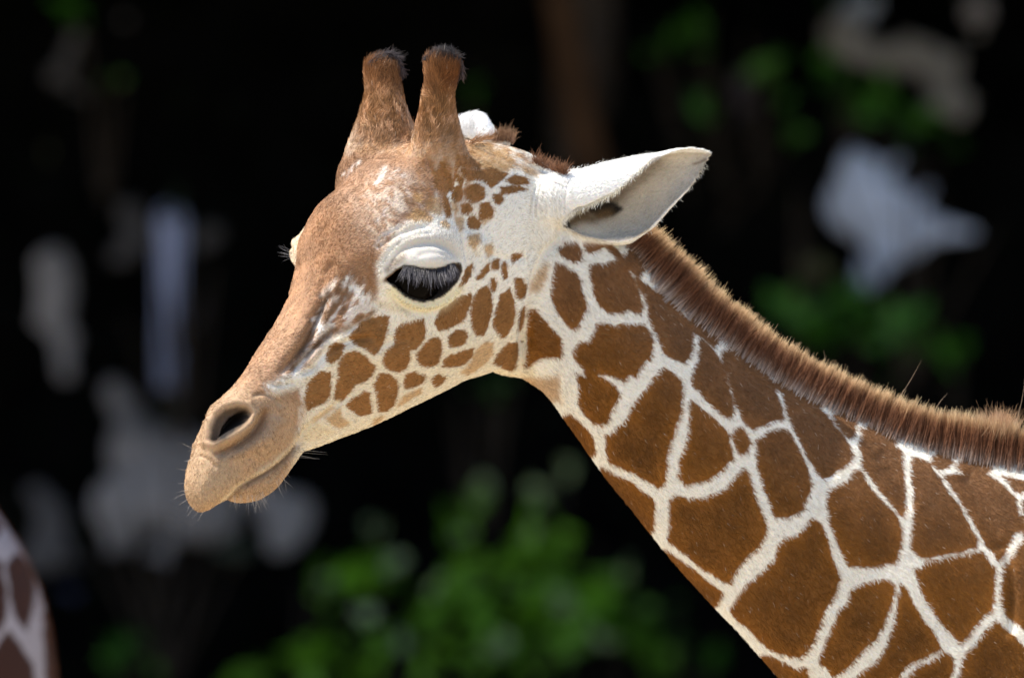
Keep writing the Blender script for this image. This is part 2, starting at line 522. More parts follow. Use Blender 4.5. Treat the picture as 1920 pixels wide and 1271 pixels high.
# ================================================================ the giraffe: coat pattern
_Z = {'A': (960, 650, 3.971), 'B': (1160, 420, 3.971), 'C': (1440, 640, 3.971), 'D': (1200, 950, 3.96), 'E': (1440, 950, 3.96),
      'F': (860, 420, 4.2375), 'G': (560, 560, 4.2375), 'H': (500, 320, 4.2375), 'I': (620, 60, 4.2375), 'J': (900, 230, 4.174), 'K': (619, 150, 2.336)}
def q(s):
    """'A 1,2 3,4 C 5,6' -> points; a letter selects the survey sheet"""
    z = None; out = []
    for w in s.split():
        if w in _Z: z = _Z[w]
        else:
            a, b = w.split(','); out.append((z[0] + float(a) / z[2], z[1] + float(b) / z[2]))
    return np.array(out)
NECKP = [q(s) for s in [
 "F 1100,790 1140,785 1200,800 1240,818 1300,790 1400,800 1460,795 1500,850 1530,930 1535,975 1510,1060 1440,1120 1400,1200 1340,1190 1310,1245 1240,1200 1120,1180 1010,1200 990,1150 920,1060 910,1000 960,940 1030,935 1060,880 1085,830",
 "F 1040,330 1070,310 1150,320 1220,290 1250,270 1330,350 1380,430 1420,520 1440,600 1450,690 1400,700 1350,665 1280,695 1200,700 1130,660 1080,560 1050,450 1035,380",
 "F 770,300 830,330 920,385 960,450 965,530 1000,600 1010,660 960,750 940,810 900,825 850,780 790,700 740,600 735,520 755,400",
 "F 560,690 600,685 650,740 700,810 760,860 800,920 805,1050 740,1055 690,1040 620,1070 560,1120 525,1125 545,1050 550,900 555,780",
 "A 475,200 540,215 600,205 690,245 740,280 800,340 770,400 720,480 700,555 650,570 590,545 540,500 495,430 495,350 510,300 490,250",
 "A 1130,160 1180,190 1240,235 1260,260 1255,330 1250,420 1240,500 1220,560 1190,660 1160,740 1145,800 1140,860 1130,950 1135,1000 1090,1050 1050,1010 960,970 900,935 830,900 720,850 700,780 705,700 690,660 740,640 780,600 830,570 870,510 880,470 930,390 1000,320 1030,260 1080,210 1085,180",
 "A 1325,390 1370,425 1420,480 1480,520 1540,580 1600,630 1610,700 1640,830 1590,870 1540,920 1450,980 1380,1000 1290,1020 1260,980 1230,970 1245,900 1240,850 1290,750 1310,650 1325,540 1320,450",
 "B 600,855 640,880 690,925 A 1560,130 1590,230 1610,330 1640,400 1640,490 1610,515 1550,490 1480,430 1420,370 1390,320 1345,290 1335,235 1355,170 1385,80",
 "B 120,395 170,430 240,475 280,490 340,530 390,575 440,640 490,700 530,750 545,790 535,850 540,930 520,980 480,1030 430,1005 380,985 340,960 300,870 260,790 230,700 215,600 180,520 140,450",
 "B 500,665 560,715 640,775 700,830 735,870 715,895 660,850 590,795 545,750",
 "B 760,955 800,925 870,970 950,1020 1050,1080 1110,1140 1155,1200 C 40,350 70,430 95,500 105,565 60,575 0,600 A 1830,590 1790,605 1740,570 1690,490 1660,400 1630,300 1600,200 1570,120",
 "A 1690,590 1720,610 1740,660 1770,715 1740,765 1690,800 1665,740 1640,680 1660,610",
 "A 1815,690 1870,665 C 0,672 60,655 120,650 150,675 200,760 250,860 290,950 310,1060 300,1130 260,1200 D 1210,10 1160,40 1090,75 1040,70 990,65 970,0 A 1906,1130 1870,1060 1840,950 1820,850",
 "C 90,330 150,380 230,430 300,460 370,500 440,560 490,630 560,710 600,780 610,850 600,890 520,950 460,1000 400,1015 370,970 310,880 250,760 200,670 150,570 120,450",
 "C 480,540 540,570 620,615 650,650 630,700 600,715 560,680 510,610",
 "C 690,640 760,680 850,720 920,760 985,810 990,900 1000,1000 1010,1100 1005,1250 E 1030,0 990,60 930,0 C 960,1260 900,1180 820,1090 760,1000 690,930 690,860 675,770 690,700",
 "C 440,1110 520,1080 600,1020 640,960 680,960 720,1040 800,1150 880,1220 930,1271 E 960,100 980,180 970,300 940,400 840,420 760,440 640,430 600,440 570,400 540,320 490,200 450,110 430,0",
 "C 1070,860 1130,870 1190,910 1230,970 1280,1040 1340,1130 1400,1200 1440,1271 E 1500,150 1550,240 1545,290 1400,330 1290,345 1200,370 1130,370 1060,310 1060,200 1080,0 C 1080,1100 1060,1000",
 "C 1210,850 1300,870 1370,900 1330,920 1300,950 1255,945 1220,900",
 "C 1440,930 1520,945 1600,980 1700,1040 1780,1110 1835,1160 1850,1271 E 1870,100 1885,160 1820,190 1780,270 1740,350 1710,395 1680,350 1610,270 1590,220 1540,140 1490,50 C 1480,1271 1400,1130 1330,1040 1300,995 1380,990 1430,965",
 "C 1740,1000 1800,1010 1906,1040 2500,1200 2500,1400 1900,1115 1830,1110 1800,1060",
 "C 1906,1170 2600,1500 E 2600,250 1901,250 C 1880,1200",
 "E 2400,300 1901,255 1840,300 1800,400 1740,440 1730,560 1720,680 1745,790 1860,860 1901,905 2400,1100",
 "E 1080,455 1140,450 1160,410 1300,385 1450,360 1580,325 1610,370 1680,460 1670,580 1660,750 1600,790 1540,860 1480,950 1420,1020 1380,950 1300,880 1230,780 1180,700 1130,600 1100,520",
 "D 1280,80 1340,130 1380,230 1410,340 1440,440 1475,520 1450,620 1390,720 1350,800 1310,900 1280,990 1240,1060 1180,1110 1080,1090 960,1050 880,970 800,890 720,830 660,760 740,640 770,600 850,530 920,460 1000,390 1020,290 1080,230 1180,200 1240,120",
 "D 1590,590 1700,560 1790,540 1850,545 1880,580 1880,640 1840,750 1800,870 1740,980 1640,1060 1590,1130 1530,1190 1430,1255 1400,1200 1320,1140 1380,990 1440,860 1480,750 1540,730 1550,640",
 "E 985,570 1030,620 1080,730 1140,830 1220,930 1260,1010 1275,1045 1180,1100 1060,1145 1000,1200 930,1300 600,1600 300,1700 640,1271 740,1190 830,1120 880,1020 920,900 950,770 970,640",
 "E 1300,1080 1350,1100 1370,1180 1330,1300 1250,1600 700,1800 1020,1271 1100,1190 1200,1150",
 "E 1690,840 1750,900 1840,980 1901,1045 2600,1500 2400,1900 1350,1900 1410,1271 1440,1150 1450,1100 1530,1020 1600,940 1650,870",
 "A 1215,1105 1300,1130 1400,1130 1500,1100 1580,1060 1640,1000 1680,940 1720,900 1750,950 1780,1050 1810,1150 1860,1271 D 910,70 930,130 920,210 870,290 800,350 740,420 690,490 660,555 600,530 520,480 420,420 370,370 280,300 200,240 215,150 215,0 A 1170,1200 1180,1130",
 "A 400,505 430,505 500,560 550,610 600,690 608,790 560,800 420,700 300,500",
 "A 650,880 760,950 880,1010 960,1080 1050,1130 1055,1200 1040,1260 D 95,100 90,160 0,200 -300,-100 A 700,1100",
 "D 200,320 300,400 400,470 500,560 600,630 570,705 480,740 350,640 200,450 150,300",
 "D 930,1095 1060,1150 1150,1210 1220,1185 1250,1290 1250,1500 1000,1400 800,1100",
 "D 1290,1320 1420,1290 1500,1300 1700,1500 1500,1900 1250,1600",
 "F 785,205 850,150 910,110 940,160 970,240 960,285 900,290 850,260 800,220",
 "F 980,110 1060,130 1120,150 1150,180 1100,205 1050,215 1010,210 995,160",
 "F 1150,155 1200,160 1260,220 1300,290 1350,355 1330,345 1260,270 1190,200",
]]
BASE = np.array([(1140, 445), (1160, 470), (1200, 515), (1240, 550), (1270, 585), (1300, 612), (1340, 640), (1380, 670), (1440, 710), (1500, 745), (1560, 778), (1620, 810), (1680, 836), (1740, 858), (1800, 870), (1860, 885), (1930, 897), (2100, 925), (2330, 980), (2560, 1060)], float)
for xa, xb in ((1168, 1198), (1233, 1264), (1286, 1342), (1362, 1436), (1447, 1532), (1563, 1599), (1615, 1672), (1745, 1778), (1792, 1850)):
    xs = np.linspace(xa, xb, 5); ys = np.interp(xs, BASE[:, 0], BASE[:, 1])
    NECKP.append(np.vstack([np.stack([xs - 3, ys + 7], 1), np.stack([xs + 16, ys - 26], 1)[::-1]]))
NECKTAN = [q(s) for s in [
 "A 65,215 200,215 300,205 355,188 362,260 350,330 372,410 320,400 200,420 60,300",
 "F 560,575 555,480 600,390 680,290 715,290 700,430 640,520",
]]
FACEP = [q(s) for s in [
 "F 265,285 325,280 320,370 260,375 255,320", "F 345,310 380,320 395,430 350,445 340,390", "F 415,240 490,235 495,265 425,325 410,290",
 "F 135,430 190,360 240,310 240,370 190,430 150,450", "F 245,430 280,425 300,480 295,530 270,550 250,490", "F 440,430 490,430 530,490 530,560 480,605 450,570",
 "F 150,530 220,500 245,540 260,620 250,720 220,820 190,880 140,885 100,800 95,720 120,600",
 "F 330,580 400,525 425,600 440,680 430,780 390,860 345,905 300,850 275,800 290,720", "F 490,690 525,655 520,760 500,830 470,860 475,760",
 "F 270,1105 340,1000 400,950 470,960 460,1060 440,1130 420,1170 340,1140",
 "H 1500,1020 1620,980 1610,1060 1560,1180 1480,1230 1370,1260 1340,1200 1390,1110 1450,1070",
 "G 1260,245 1320,250 1345,300 1310,360 1250,385 1200,390 1180,340 1200,290", "G 1110,310 1130,350 1125,450 1090,520 1030,545 960,520 930,470 950,420 1000,370 1060,320",
 "G 1385,400 1370,450 1320,510 1250,540 1140,540 1160,490 1210,450 1300,430",
 "G 990,165 1000,250 980,330 930,390 870,410 870,480 850,550 780,580 700,550 665,500 690,420 770,370 770,290 780,230 850,190 930,185",
 "G 715,145 700,220 680,290 660,360 620,420 590,440 540,400 440,350 400,300 470,240 500,200 560,165 640,150",
 "G 245,375 290,345 355,370 340,430 310,480 250,515 210,490 220,430", "G 350,460 440,425 500,440 550,490 595,540 570,610 520,650 440,680 400,740 340,810 280,800 300,700 315,600 325,520",
 "G 100,640 170,580 250,600 240,680 235,760 200,820 120,850 70,880 50,800 70,700", "G 640,600 720,610 775,680 770,760 740,850 690,890 640,890 620,780 600,680",
 "G 850,600 920,585 1000,630 980,670 900,710 840,715 835,660", "G 420,800 520,735 560,760 570,910 490,930 430,900 375,850", "G 1060,620 1110,600 1170,630 1140,680 1080,710 1045,650",
 "H 1600,390 1640,370 1695,420 1680,460 1620,450", "H 1550,280 1600,265 1630,310 1600,350 1550,340", "H 1580,150 1640,115 1720,130 1720,220 1640,260 1580,220",
 "H 1490,140 1540,130 1550,190 1520,240 1470,220", "H 1430,60 1470,60 1470,140 1440,170 1430,110", "H 1330,20 1370,20 1380,100 1340,90",
 "H 1630,740 1620,830 1570,900 1530,930 1570,820 1600,760",
 "I 1170,1110 1250,1100 1400,1130 1340,1180 1270,1230 1200,1170", "I 1390,1180 1450,1145 1530,1160 1560,1200 1450,1205", "I 1040,1000 1100,1000 1190,1060 1180,1090 1060,1060",
 "I 1370,1240 1480,1230 1540,1250 1400,1271", "I 1040,1090 1120,1110 1180,1160 1090,1180 1040,1120", "I 990,1130 1050,1180 1040,1220 1000,1170",
 "J 230,460 300,425 360,440 370,475 280,480", "J 110,570 170,590 150,640 110,620", "J 0,640 60,630 95,690 80,740 0,760", "K 670,410 700,395 760,410 745,440 705,470 680,440", "K 745,475 830,472 815,490 750,500", "K 715,505 745,505 755,530 730,545 715,525", "K 505,420 520,400 535,440 530,480 512,485", "K 575,400 640,400 655,440 610,440",
 "K 480,365 505,360 505,420 485,430", "K 555,330 600,340 645,375 620,385 570,375", "K 495,505 515,520 528,600 510,600", "K 455,400 475,420 480,480 460,470", "K 535,480 560,465 575,490 570,525 545,535", "K 605,610 630,600 652,630 640,652 608,645",
]]
FACETAN = [q(s) for s in [
 "F 10,1180 60,1150 115,1060 155,985 210,940 270,950 265,1030 230,1090 150,1150 60,1200",
 "K 655,565 685,540 710,570 705,610 670,635 652,600", "K 600,690 650,675 660,710 630,745 605,720", "K 675,735 705,720 710,760 690,778",
 "H 1270,250 1310,210 1370,230 1385,300 1380,355 1330,350 1270,300", "H 1110,370 1170,310 1240,320 1320,380 1310,410 1230,405 1140,400", "H 1380,410 1420,400 1455,440 1440,470 1390,440",
 "H 1390,230 1430,240 1470,330 1440,370 1400,300", "H 1500,370 1560,380 1560,470 1530,490 1510,430", "H 1470,250 1500,260 1520,310 1500,350 1470,310",
 "H 1170,180 1230,200 1220,260 1170,240", "J 320,350 400,345 490,400 440,415 340,385", "J 555,400 620,420 600,455 550,440", "J 170,510 300,515 260,545 190,545",
 "I 1080,900 1250,880 1300,930 1370,940 1440,1000 1440,1080 1350,1115 1220,1090 1150,1020 1100,950",
 "G 215,950 320,880 330,930 400,990 330,1030 240,990", "G 600,960 670,935 640,970 580,1010", "G 780,850 830,780 960,715 970,750 880,800 790,850", "G 110,950 250,860 280,870 120,980",
]]
FAINT = [q(s) for s in ["H 1595,530 1670,510 1690,570 1640,620 1600,590", "H 1630,640 1690,640 1690,690 1640,690", "G 30,1010 150,970 300,1060 120,1130 20,1140", "H 850,1040 960,1010 1060,1090 1180,1110 1080,1130 900,1090"]]
FACE = np.array([(560, 330), (640, 290), (700, 285), (760, 290), (812, 300), (828, 345), (812, 380), (800, 408), (772, 420), (748, 436), (726, 464), (708, 496), (712, 540), (700, 590), (662, 614), (612, 636), (596, 664), (572, 690), (540, 704), (508, 722), (512, 742), (560, 728), (572, 760), (560, 800), (548, 850), (520, 960), (300, 1000), (300, 700), (480, 500)])
MUZ = np.array([(300, 740), (385, 735), (430, 715), (480, 735), (540, 745), (566, 762), (560, 815), (548, 850), (560, 900), (430, 1000), (300, 1000)])
INEAR = np.array([(1058, 416), (1068, 402), (1096, 393), (1128, 376), (1151, 364), (1166, 349), (1195, 323), (1221, 297), (1240, 291), (1280, 285), (1332, 287), (1330, 300), (1322, 318), (1302, 344), (1270, 374), (1240, 405), (1215, 433), (1190, 447), (1160, 453), (1130, 452), (1100, 445), (1070, 436)])
WHITES = [  # soft white streaks on the face: line, half width, strength
 ([(492, 732), (510, 724), (530, 714), (552, 702), (572, 695)], 8, .95), ([(572, 700), (590, 690), (605, 668), (622, 650), (655, 640), (690, 636)], 7, .9),
 ([(594, 590), (600, 612), (612, 622)], 8, .8), ([(645, 516), (652, 535), (668, 545), (676, 560)], 9, .85), ([(664, 548), (690, 566), (720, 580)], 8, .75),
 ([(600, 585), (622, 560), (640, 560)], 6, .55), ([(600, 640), (596, 625), (590, 600)], 6, .7), ([(700, 420), (720, 402), (735, 375)], 6, .45),
 ([(704, 470), (720, 440), (748, 428), (765, 416)], 7, .6), ([(640, 332), (656, 322), (672, 305)], 4, .7), ([(700, 350), (712, 335), (720, 318)], 6, .6),
 ([(730, 340), (742, 320), (756, 330)], 5, .45), ([(560, 690), (566, 740), (562, 790), (556, 830)], 5, .45), ([(622, 648), (612, 672), (600, 690)], 6, .6),
]
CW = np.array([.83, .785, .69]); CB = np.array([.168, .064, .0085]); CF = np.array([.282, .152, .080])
def cells(S, size, seed):
    """distance to the border between net cells, for the coat beyond the surveyed part"""
    g = np.floor(S / size).astype(int); d1 = np.full(len(S), 1e9); d2 = d1.copy()
    for i in (-1, 0, 1):
        for j in (-1, 0, 1):
            a = g[:, 0] + i; b = g[:, 1] + j
            h = (a * 73856093 ^ b * 19349663 ^ seed * 83492791) & 0xffff
            px = (a + .5 + .62 * ((h & 255) / 255 - .5)) * size; py = (b + .5 + .62 * ((h >> 8) / 255 - .5)) * size
            d = np.hypot(S[:, 0] - px, S[:, 1] - py)
            m = d < d1; d2 = np.where(m, d1, np.minimum(d2, d)); d1 = np.where(m, d, d1)
    return (d2 - d1) / 2
def blend(c, k, col):
    k = k[:, None]
    return c * (1 - k) + np.asarray(col) * k

def coat(S, P3, jit=0.0, near=None):
    """base colour of the coat at picture points S (P3: positions for the noise)"""
    n = len(S)
    nz = fbm(P3 / 7.0, 2); nz2 = fbm(P3 / 7.0 + 40, 2)
    D = S + np.stack([nz, nz2], 1) * 2.4
    if jit: D = D + RNG.normal(0, jit, D.shape)
    big = fbm(P3 / 40.0 + 9, 3)
    c = np.repeat(CW[None], n, 0)
    x, y = S[:, 0], S[:, 1]
    # shade and warm bounce painted in: creamier towards the throat and jaw
    c = blend(c, .85 * sstep(-90, 60, y - 620) * (x < 1000), (.68, .60, .46))
    # crown of the head between and behind the horns: mottled tan
    crown = sdist_box(D, [(640, 330), (700, 240), (900, 240), (960, 262), (1000, 305), (960, 320), (900, 330), (880, 300), (830, 350), (790, 372), (740, 350)], 40)
    c = blend(c, sstep(-12, 12, crown) * (.30 + .60 * sstep(-.25, .25, fbm(P3 / 11.0 + 3, 3))), (.46, .27, .13))
    hb = sdist_box(D, [(630, 180), (758, 180), (790, 180), (856, 180), (868, 250), (890, 300), (880, 340), (850, 345), (800, 352), (740, 330), (690, 330), (600, 355)], 40)
    c = blend(c, sstep(-8, 14, hb) * (.72 + .25 * fbm(P3 / 9.0 + 13, 2)), (.36, .20, .095))
    f = sstep(-9, 9, sdist_box(D, FACE, 60))
    tone = CF[None] * (1 + .28 * big[:, None] + .16 * fbm(P3 / 9.0 + 51, 2)[:, None])
    sf = fbm(np.stack([(x * .80 + y * .60) / 7, (x * .60 - y * .80) / 34, P3[:, 1] * 0], 1) + 70, 3)[:, None]; tone = tone * (1 + .55 * sf * sstep(720, 560, x)[:, None])
    g1 = np.exp(-(((x - 622) / 48) ** 2 + ((y - 440) / 75) ** 2))[:, None]; tone = tone * (1 - g1 * .38) + np.array([.30, .145, .066]) * g1 * .38
    g1 = np.exp(-(((x - 700) / 50) ** 2 + ((y - 400) / 70) ** 2))[:, None]; tone = tone * (1 - g1 * .5) + np.array([.50, .32, .21]) * g1 * .5
    g1 = np.exp(-(((x - 500) / 70) ** 2 + ((y - 660) / 80) ** 2))[:, None]; tone = tone * (1 - g1 * .55) + np.array([.47, .29, .175]) * g1 * .55
    g1 = np.exp(-(((x - 690) / 26) ** 2 + ((y - 520) / 45) ** 2))[:, None]; tone = tone * (1 - g1 * .5) + np.array([.24, .12, .05]) * g1 * .5
    c = c * (1 - f[:, None]) + tone * f[:, None]
    # brow: pale mottling towards the horns
    g = np.exp(-(((x - 745) / 60) ** 2 + ((y - 372) / 42) ** 2))
    c = blend(c, g * .75 * sstep(-.25, .3, fbm(np.stack([P3[:, 0] / 9 + P3[:, 2] / 14, P3[:, 1] / 10, P3[:, 2] / 30], 1), 2)), (.66, .56, .46))
    g = np.exp(-(((x - 752) / 54) ** 2 + ((y - 424) / 34) ** 2))
    c = blend(c, g * .95 * sstep(-.1, .3, fbm(np.stack([P3[:, 0] / 6 + P3[:, 2] / 10, P3[:, 1] / 8, P3[:, 2] / 14], 1), 2)), (.74, .64, .5))
    zs = sstep(-10, 12, sdist_box(D, [(600, 555), (640, 512), (665, 508), (690, 545), (725, 585), (690, 606), (640, 612), (600, 655), (560, 700), (515, 735), (500, 722), (545, 690), (582, 640), (590, 600)], 40))
    u_ = x * .62 - y * .78; w_ = x * .78 + y * .62
    sn = fbm(np.stack([w_ / 9, u_ / 26, P3[:, 1] * 0], 1) + 3, 3)
    c = blend(c, zs * .75 * sstep(.02, .26, sn), (.74, .69, .62))
    c = blend(c, zs * .65 * sstep(-.05, -.25, sn), (.15, .085, .045))
    m = sstep(-28, 22, sdist_box(S, MUZ, 80))
    c = blend(c, m * .9 * (.85 + .3 * fbm(P3 / 5.0, 2)), (.42, .285, .172))
    g = np.exp(-(((x - 400) / 60) ** 2 + ((y - 905) / 55) ** 2)); c = blend(c, g * .4, (.48, .345, .21))
    for ln, w, k in WHITES:
        d, t = ldist(D, ln, w * 3)
        c = blend(c, np.exp(-(d / w) ** 2) * k * sstep(-.35, .2, fbm(np.stack([P3[:, 0] / 5, P3[:, 1] / 6, P3[:, 2] / 9], 1) + 7, 2)) * sstep(0, .1, t) , (.80, .77, .72))
    g = np.exp(-(((x - 806) / 58) ** 2 + ((y - 462) / 30) ** 2)); c = blend(c, np.clip(g * 1.3, 0, 1) * sstep(730, 760, x), (.62, .58, .52))
    for P in FAINT: c = blend(c, sstep(-6, 8, sdist_box(D, P, 20)) * .5, (.62, .48, .27))
    for P in FACETAN: c = blend(c, sstep(-5.0, 2, sdist_box(D, P, 20)) * .82, (.46, .28, .12))
    for P in NECKTAN: c = blend(c, sstep(-5, 9, sdist_box(D, P, 20)) * .8, (.44, .27, .13))
    for P in FACEP:
        s = sdist_box(D, P, 20); off = 2.6 if P[:, 1].mean() < 425 else .2 + 2.6 * min(max((np.ptp(P, axis=0).max() - 22) / 45, 0), 1); k = sstep(-1.5 - off, 1.5 - off, s + .9 * nz2)
        c = c * (1 - k[:, None]) + (np.array([.235, .108, .032]) * (1 + .2 * big[:, None])) * k[:, None]
    mb = np.interp(x, BASE[:, 0], BASE[:, 1]); mane_sheen = sstep(260, 10, (y - mb)) * .75 * (x > 1000)
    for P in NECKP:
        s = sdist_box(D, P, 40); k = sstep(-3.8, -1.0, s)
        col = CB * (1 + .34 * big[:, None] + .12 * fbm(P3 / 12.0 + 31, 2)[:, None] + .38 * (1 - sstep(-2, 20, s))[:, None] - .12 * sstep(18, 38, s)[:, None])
        col = col * (1 - mane_sheen[:, None]) + np.array([.175, .088, .042]) * (1 + .25 * big[:, None]) * mane_sheen[:, None]  # sky sheen along the upper neck, painted into the patch colour
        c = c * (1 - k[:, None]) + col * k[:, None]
    g = (head_b(P3) < -120) & (x < 600) & (y > 415) & (y < 515)
    c = blend(c, g * (.75 + .25 * nz), (.74, .62, .46))
    d, t = ldist(S, [(402, 850), (425, 842), (455, 828), (478, 808), (491, 788), (498, 768)], 20); c = blend(c, np.exp(-(d / 3.5) ** 2) * .55, (.18, .075, .035))
    d, t = ldist(S, [(500, 770), (494, 796), (474, 818), (440, 836)], 30); c = blend(c, np.exp(-(d / 10) ** 2) * .45, (.24, .14, .08))  # shadow in the hollow beside the nostril fold, painted in
    d, t = ldist(S, [(418, 938), (445, 911), (478, 891), (512, 869), (542, 843), (562, 812), (600, 776), (634, 752)], 30); c = blend(c, np.exp(-(d / 4) ** 2) * .6, (.68, .56, .37))  # lit edge of the upper lip, painted as a cream line
    d, t = ldist(S, [(740, 492), (750, 474), (772, 461), (805, 456), (838, 463), (856, 478)], 30); c = blend(c, np.exp(-(d / 9) ** 2) * .55, (.52, .47, .38))  # shading of the recess above the lid, painted beige
    for ln in ([(735, 552), (765, 575), (800, 585)], [(722, 545), (745, 572), (770, 590)]):
        d, t = ldist(S, ln, 20); c = blend(c, np.exp(-(d / 2.5) ** 2) * .4, (.35, .28, .12))
    for ln, kk in (([(772, 486), (790, 478), (815, 476), (838, 484)], .4), ([(716, 500), (730, 474), (752, 452), (785, 440)], .5), ([(726, 512), (738, 486), (758, 466)], .4)):
        d, t = ldist(S, ln, 20); c = blend(c, np.exp(-(d / 2.6) ** 2) * kk, (.38, .33, .27))  # crease shading painted on the lid and brow
    for i, x0 in enumerate([998, 1008, 1018, 1027, 1037, 1046, 1054, 1062]):
        d, t = ldist(S, [(x0 + 6, 350 - i), (x0 + 1, 366), (x0 - 3 - i % 3, 388), (x0 - 4, 410 + 7 * (i % 2))], 10); c = blend(c, np.exp(-(d / 2.0) ** 2) * .6 * np.sin(math.pi * t), (.22, .20, .21))  # shading of the ear-root wrinkles, painted as grey strokes
    far = (x > 1955) | (y > 1330)
    if far.any():
        k = far * sstep(7, 11, cells(D, 150, 3)); bcol = CB * (1 + .3 * big[:, None])
        c = c * (1 - far[:, None]) + far[:, None] * (CW * (1 - k[:, None]) + bcol * k[:, None])
    # streaky base of the near horn
    g = np.exp(-(((x - 838) / 52) ** 2 + ((y - 330) / 62) ** 2))
    st = sstep(-.12, .12, vnoise(np.stack([x / 6.5 + (y - 300) * .025 * np.sign(x - 838), y / 42, P3[:, 1] * 0], 1)))
    c = blend(c, np.clip(g * 1.3, 0, 1) * st * (y > 262), (.30, .14, .05))
    # horns
    for cx in (717, 828):
        hm = sstep(60, 42, np.abs(x - cx)) * sstep(320, 220, y)
        sk = fbm(np.stack([(P3[:, 0] + .35 * P3[:, 2]) / 5.5, P3[:, 1] / 7, P3[:, 2] / 30], 1), 3)[:, None]
        col = np.array([.29, .145, .060]) * (1 + .75 * sk) + np.array([.30, .22, .16]) * sstep(.12, .4, sk) * sstep(150, 230, y)[:, None]
        c = c * (1 - hm[:, None]) + col * hm[:, None]
        c = blend(c, hm * sstep(200, 150, y) * .55, (.15, .055, .02))
        c = blend(c, sstep(50, 40, np.abs(x - cx)) * sstep(132, 106, y + .30 * (cx - x) + 4 * nz), (.026, .022, .022))
    c = blend(c, sstep(28, 14, np.abs(x - 846)) * sstep(110, 140, y) * sstep(205, 160, y) * .6, (.12, .04, .012))  # shadow side of the near horn, painted darker
    # ears
    fe = (x > 855) & (x < 924) & (y > 195) & (y < 266) & (P3[:, 1] > 20)
    c[fe] = (.86, .85, .83)
    em = sstep(985, 1040, x) * sstep(-40, -8, (x - 1000) * .62 + 462 - y) * (y < 470)
    if near is not None: pass
    c = blend(c, em * sstep(-6, 6, 452 + (x - 1060) * .06 - y) * ((x < 1060) | (y < 460)), (.83, .81, .76))
    di = sdist_box(S, INEAR, 60)
    ki = sstep(-1, 2, di)
    inn = np.array([.50, .45, .38]) * (1 + .25 * big[:, None])
    c = c * (1 - ki[:, None]) + inn * ki[:, None]
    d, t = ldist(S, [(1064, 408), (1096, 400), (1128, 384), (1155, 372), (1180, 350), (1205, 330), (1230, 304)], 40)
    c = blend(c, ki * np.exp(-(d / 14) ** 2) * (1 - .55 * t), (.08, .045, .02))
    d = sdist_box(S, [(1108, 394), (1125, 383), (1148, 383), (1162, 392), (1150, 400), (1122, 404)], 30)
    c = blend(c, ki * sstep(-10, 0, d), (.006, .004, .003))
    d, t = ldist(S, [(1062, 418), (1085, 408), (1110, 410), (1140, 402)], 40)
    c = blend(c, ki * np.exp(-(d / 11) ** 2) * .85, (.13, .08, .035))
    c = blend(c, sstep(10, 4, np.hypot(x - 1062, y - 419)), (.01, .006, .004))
    d, t = ldist(S, [(1300, 308), (1312, 305), (1322, 300)], 10); c = blend(c, ki * np.exp(-(d / 2.5) ** 2) * .7, (.1, .05, .02))
    # eye surroundings
    d, t = ldist(S, [(738, 546), (762, 566), (796, 576), (830, 568), (856, 546)], 50)
    c = blend(c, np.exp(-(d / 11) ** 2) * .8, (.72, .65, .42))
    d, t = ldist(S, [(728, 505), (742, 492), (756, 484)], 40); c = blend(c, np.exp(-(d / 8) ** 2) * .65, (.2, .13, .08))
    d = sdist_box(S, EYE, 40)
    c = blend(c, sstep(-5.5, -1.5, d + 1.6 * nz), (.03, .02, .014))
    d, t = ldist(S, [(722, 526), (732, 518), (745, 508)], 20); c = blend(c, np.exp(-(d / 5) ** 2) * .85, (.09, .045, .02))
    # nostril: shade inside the bowl and hole painted dark
    d = sdist_box(S, NOST, 40); c = blend(c, sstep(1, 9, d) * .92, (.055, .032, .018))
    d = sdist_box(S, HOLE, 40); c = blend(c, sstep(-5, 3, d), (.008, .005, .004))
    # mouth line, pores on the lip, crease shade painted dark
    d, t = ldist(S, [(425, 940), (448, 916), (478, 898), (512, 878), (538, 856), (552, 838)], 20); c = blend(c, np.exp(-(d / 3) ** 2) * .6, (.10, .05, .025))
    for ln in ([(560, 660), (583, 620), (603, 582), (615, 550)], [(574, 668), (602, 636), (622, 616)], [(548, 690), (562, 664), (576, 640)]):
        d, t = ldist(S, ln, 20); c = blend(c, np.exp(-(d / 5.5) ** 2) * .75, (.11, .062, .035))
    for (px, py) in [(500, 837), (486, 850), (469, 861), (478, 868), (373, 890), (371, 882), (512, 822), (455, 853), (392, 905), (430, 880), (380, 925)]:
        c = blend(c, np.exp(-(((x - px) ** 2 + (y - py) ** 2) / 3.0)) * .9, (.03, .025, .025))
    return np.clip(c, 0.003, .9)

def pattern_coords(V, N):
    """where the far side is hidden it carries the mirrored pattern"""
    P = proj(V); hid = N[:, 1] > 0.12
    S = P.copy()
    head = P[:, 0] < 985
    m = hid & head & (head_b(V) < 0)
    S[m] = proj(mirror_head(V[m]))
    return S

